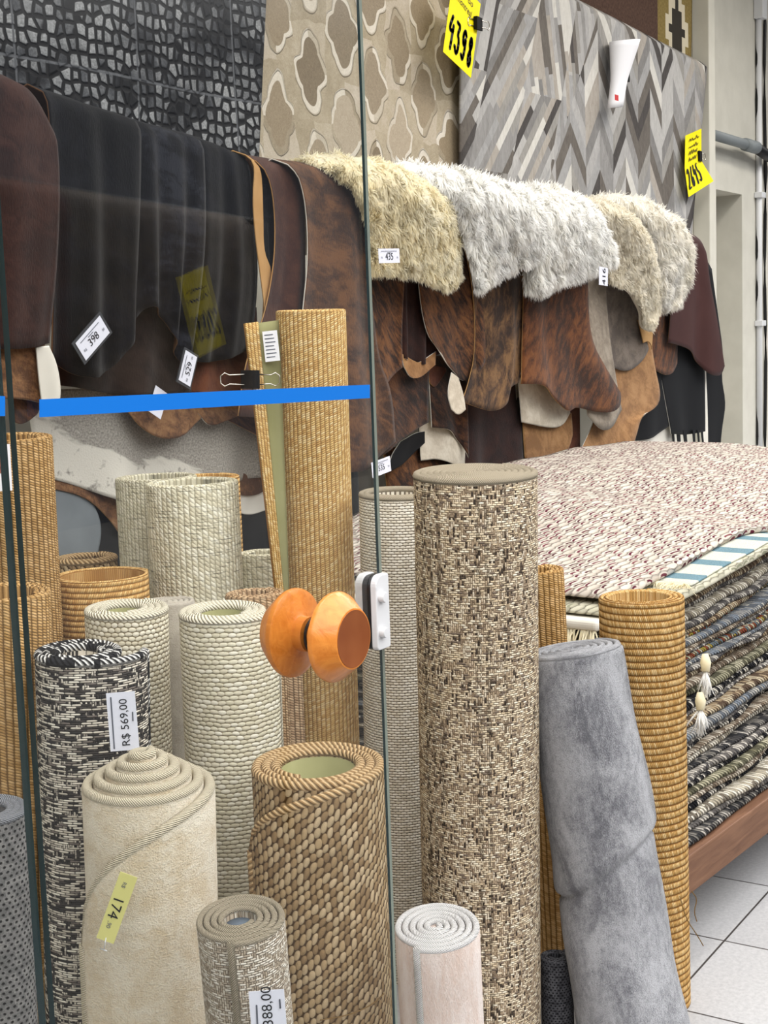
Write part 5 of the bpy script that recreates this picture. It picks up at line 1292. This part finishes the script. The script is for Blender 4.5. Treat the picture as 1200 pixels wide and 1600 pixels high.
# ------------------------------------------------------------------ display outside the shop that mirrors in the glass
def mirrored(px, py, Yv): P = atY(px, py, Yv); return Vector((P.x, 2*YG-P.y, P.z))
def outside_hide(label, x0, x1, mat, Yv=2.60):
    l2 = lambda x: 270+x*.167
    V = []; F = []; nx, nz = 14, 20
    for j in range(nz+1):
        for i in range(nx+1):
            x = x0+(x1-x0)*i/nx; A, B = mirrored(x, l2(x), Yv), mirrored(x, 640, Yv); P = A.lerp(B, j/nz)
            P.y += .012*math.sin(i*1.1)*(j/nz)-.05*max(0, 1-j/2.)**2; V.append(P)
    for j in range(nz):
        for i in range(nx): a = j*(nx+1)+i; F.append((a, a+1, a+nx+2, a+nx+1))
    o = mesh('cowhide', V, F, [M[mat], M['h_red' if mat == 'h_red' else 'slate_hide']]); md = o.modifiers.new('t', 'SOLIDIFY'); md.thickness = .005
    return tag(o, label, 'hide', 'hides on the outside display')
outside_hide('reddish brown hide on the outside display, mirrored at the left of the glass', 4, 112, 'h_red')
outside_hide('charcoal hide on the outside display, mirrored in the middle of the glass', 114, 285, 'h_grey')
outside_hide('slate grey hide on the outside display, mirrored behind the yellow card', 287, 400, 'h_grey')
A, B = mirrored(-10, 278, 2.66), mirrored(410, 348, 2.66)
rk = empty('display_rail'); tag(rk, 'steel rail of the outside display standing on two posts', 'rail')
tube('bar', [A, B], .010, M['steel'], rk, 10)
for P in (A, B): tube('post', [(P.x, P.y, 0), (P.x, P.y, P.z)], .018, M['steel'], rk, 10)
C4 = [mirrored(*q, 2.56) for q in ((322, 418), (283, 430), (308, 556), (357, 540))]
cR = ((C4[1]-C4[0])+(C4[2]-C4[3]))/2; cU = ((C4[0]-C4[3])+(C4[1]-C4[2]))/2
c = card('price_card', 'yellow card reading 2099, seen mirrored in the glass door', sum(C4, Vector())/4, cR, cU, cR.length, cU.length, M['yellow'], group='yellow price cards')
w, h = cR.length, cU.length
strokes(c, number('2099', -w*.42, -h*.34, w*.86, h*.32), w*.07, M['ink'])
strokes(c, scribble(-w*.3, h*.27, w*.6, h*.06, 11, 7)+scribble(-w*.35, h*.15, w*.7, h*.06, 13, 8), w*.03, M['ink'])

# ------------------------------------------------------------------ glass front
GT = .0075
def pane(name, x0, x1, z0, z1, gt, highlight_right=False):
    ym = YG+gt*.5
    sec = [(x0, YG), (x1, YG), (x1, ym), (x1, YG+gt), (x0, YG+gt)]; n = len(sec)
    V = [(x, y, z0) for x, y in sec]+[(x, y, z1) for x, y in sec]
    F = [(i, (i+1) % n, n+(i+1) % n, n+i) for i in range(n)]+[tuple(range(n))[::-1], tuple(range(n, 2*n))]
    return mesh(name, V, F, [M['glass'], M['glass_edge'], M['glass_edge_l']], smooth=False, fmat=[0, 2 if highlight_right else 1, 1, 0, 1, 1, 1])
XL, XR = .871, 1.4565
door = pane('door_1', XL, XR, .02, 2.35, .0075, True)
tag(door, 'frameless clear glass door with wooden knobs and blue tape', 'door', kind='structure')
win = pane('window_1', -.9, XL-.011, .02, 2.35, .010)
tag(win, 'fixed clear glass pane left of the glass door', 'window', kind='structure')
# blue tape
def tape(corners, parent, y=YG-.0006):
    P = [atY(*c, y) for c in corners]
    V = P+[p+Vector((0, .0005, 0)) for p in P]
    return mesh('tape', V, [(0, 1, 2, 3), (7, 6, 5, 4), (0, 4, 5, 1), (1, 5, 6, 2), (2, 6, 7, 3), (3, 7, 4, 0)], M['blue'], parent, smooth=False)
tape([(62, 624), (578, 601), (578, 622), (62, 652)], door)
tape([(-60, 616), (8, 619), (8, 650), (-60, 652)], win)
# turned wooden knobs, one on each face, on a common axis
KC = atY(493, 992, YG)
ky = Matrix(((1, 0, 0, KC.x), (0, 0, 1, YG), (0, 1, 0, KC.z), (0, 0, 0, 1)))     # local z -> +Y (into the shop)
def knob(sign, y_face):
    root = empty('door_knob'); root.parent = door
    Mx = Matrix.Translation((KC.x, y_face, KC.z)) @ Matrix(((1, 0, 0, 0), (0, 0, sign, 0), (0, 1, 0, 0), (0, 0, 0, 1)))
    pr = [(.0205, 0), (.0208, .003), (.0208, .0125), (.0235, .0142), (.046, .0172), (.0522, .0202), (.0530, .024), (.0518, .0275), (.045, .036), (.0365, .046), (.0352, .0475), (.0340, .0478)]
    if sign < 0: pr = [(.0200, 0), (.0200, .004), (.0215, .0065), (.028, .0105), (.046, .021), (.0520, .0255), (.0530, .029), (.0518, .0325), (.045, .041), (.0365, .052), (.0352, .0535), (.0340, .0538)]
    lathe('turned_body', pr, Mx, M['knob'], root, 64)
    z = pr[-1][1]
    lathe('end_face', [(.0335, z-.001), (.0333, z+.0006), (.030, z+.0003), (.002, z+.0002)], Mx, M['knob_face'], root, 64)
    return root
knob(1, YG+GT); knob(-1, YG)
lathe('washer', [(.018, -.001), (.0222, -.001), (.0222, .0018), (.018, .0018)], Matrix.Translation((KC.x, YG, KC.z)) @ Matrix(((1, 0, 0, 0), (0, 0, -1, 0), (0, 1, 0, 0), (0, 0, 0, 1))), M['black_pl'], door, 40)
# white patch lock on the free edge
lc = atY(594, 957, YG-.01)
def plate(name, x0, x1, z0, z1, y0, y1, r, mat, parent):
    """rounded plate: generous radius on the two corners away from the edge"""
    pts = []
    for cx, cz, a0, rr in ((x1-.004, z0+.004, -PI/2, .004), (x1-.004, z1-.004, 0, .004), (x0+r, z1-r, PI/2, r), (x0+r*.4, z0+r*.4, PI, r*.4)):
        for k in range(7): a = a0+PI/2*k/6; pts.append((cx+rr*math.cos(a), cz+rr*math.sin(a)))
    V = [(x, y0, z) for x, z in pts]+[(x, y1, z) for x, z in pts]; n = len(pts)
    F = [tuple(range(n)), tuple(range(2*n-1, n-1, -1))]+[(i, n+i, n+(i+1) % n, (i+1) % n) for i in range(n)]
    o = mesh(name, V, F, mat, parent, smooth=False); b = o.modifiers.new('b', 'BEVEL'); b.width = .0015; b.segments = 2; return o
lk = empty('lock'); lk.parent = door
zc = lc.z; x0, x1 = XR-.0315, XR-.0015
plate('front_cover', x0, x1, zc-.047, zc+.047, YG-.011, YG-.002, .014, M['white_pl'], lk)
plate('gasket', x0-.001, x1-.004, zc-.046, zc+.046, YG-.002, YG+GT+.002, .014, M['black_pl'], lk)
plate('rear_cover', x0, x1, zc-.047, zc+.047, YG+GT+.002, YG+GT+.013, .014, M['white_pl'], lk)
for px_, py_ in ((597, 933), (598.5, 988)):
    q = atY(px_, py_, YG-.013)
    lathe('screw_cap', [(.0066, 0), (.0066, .006), (.0058, .0074), (.001, .0076)], Matrix.Translation((q.x, YG-.011, q.z)) @ Matrix(((1, 0, 0, 0), (0, 0, -1, 0), (0, 1, 0, 0), (0, 0, 0, 1))), M['white_pl'], lk, 24)

for o in bpy.data.objects:
    if '_r' in o: del o['_r']
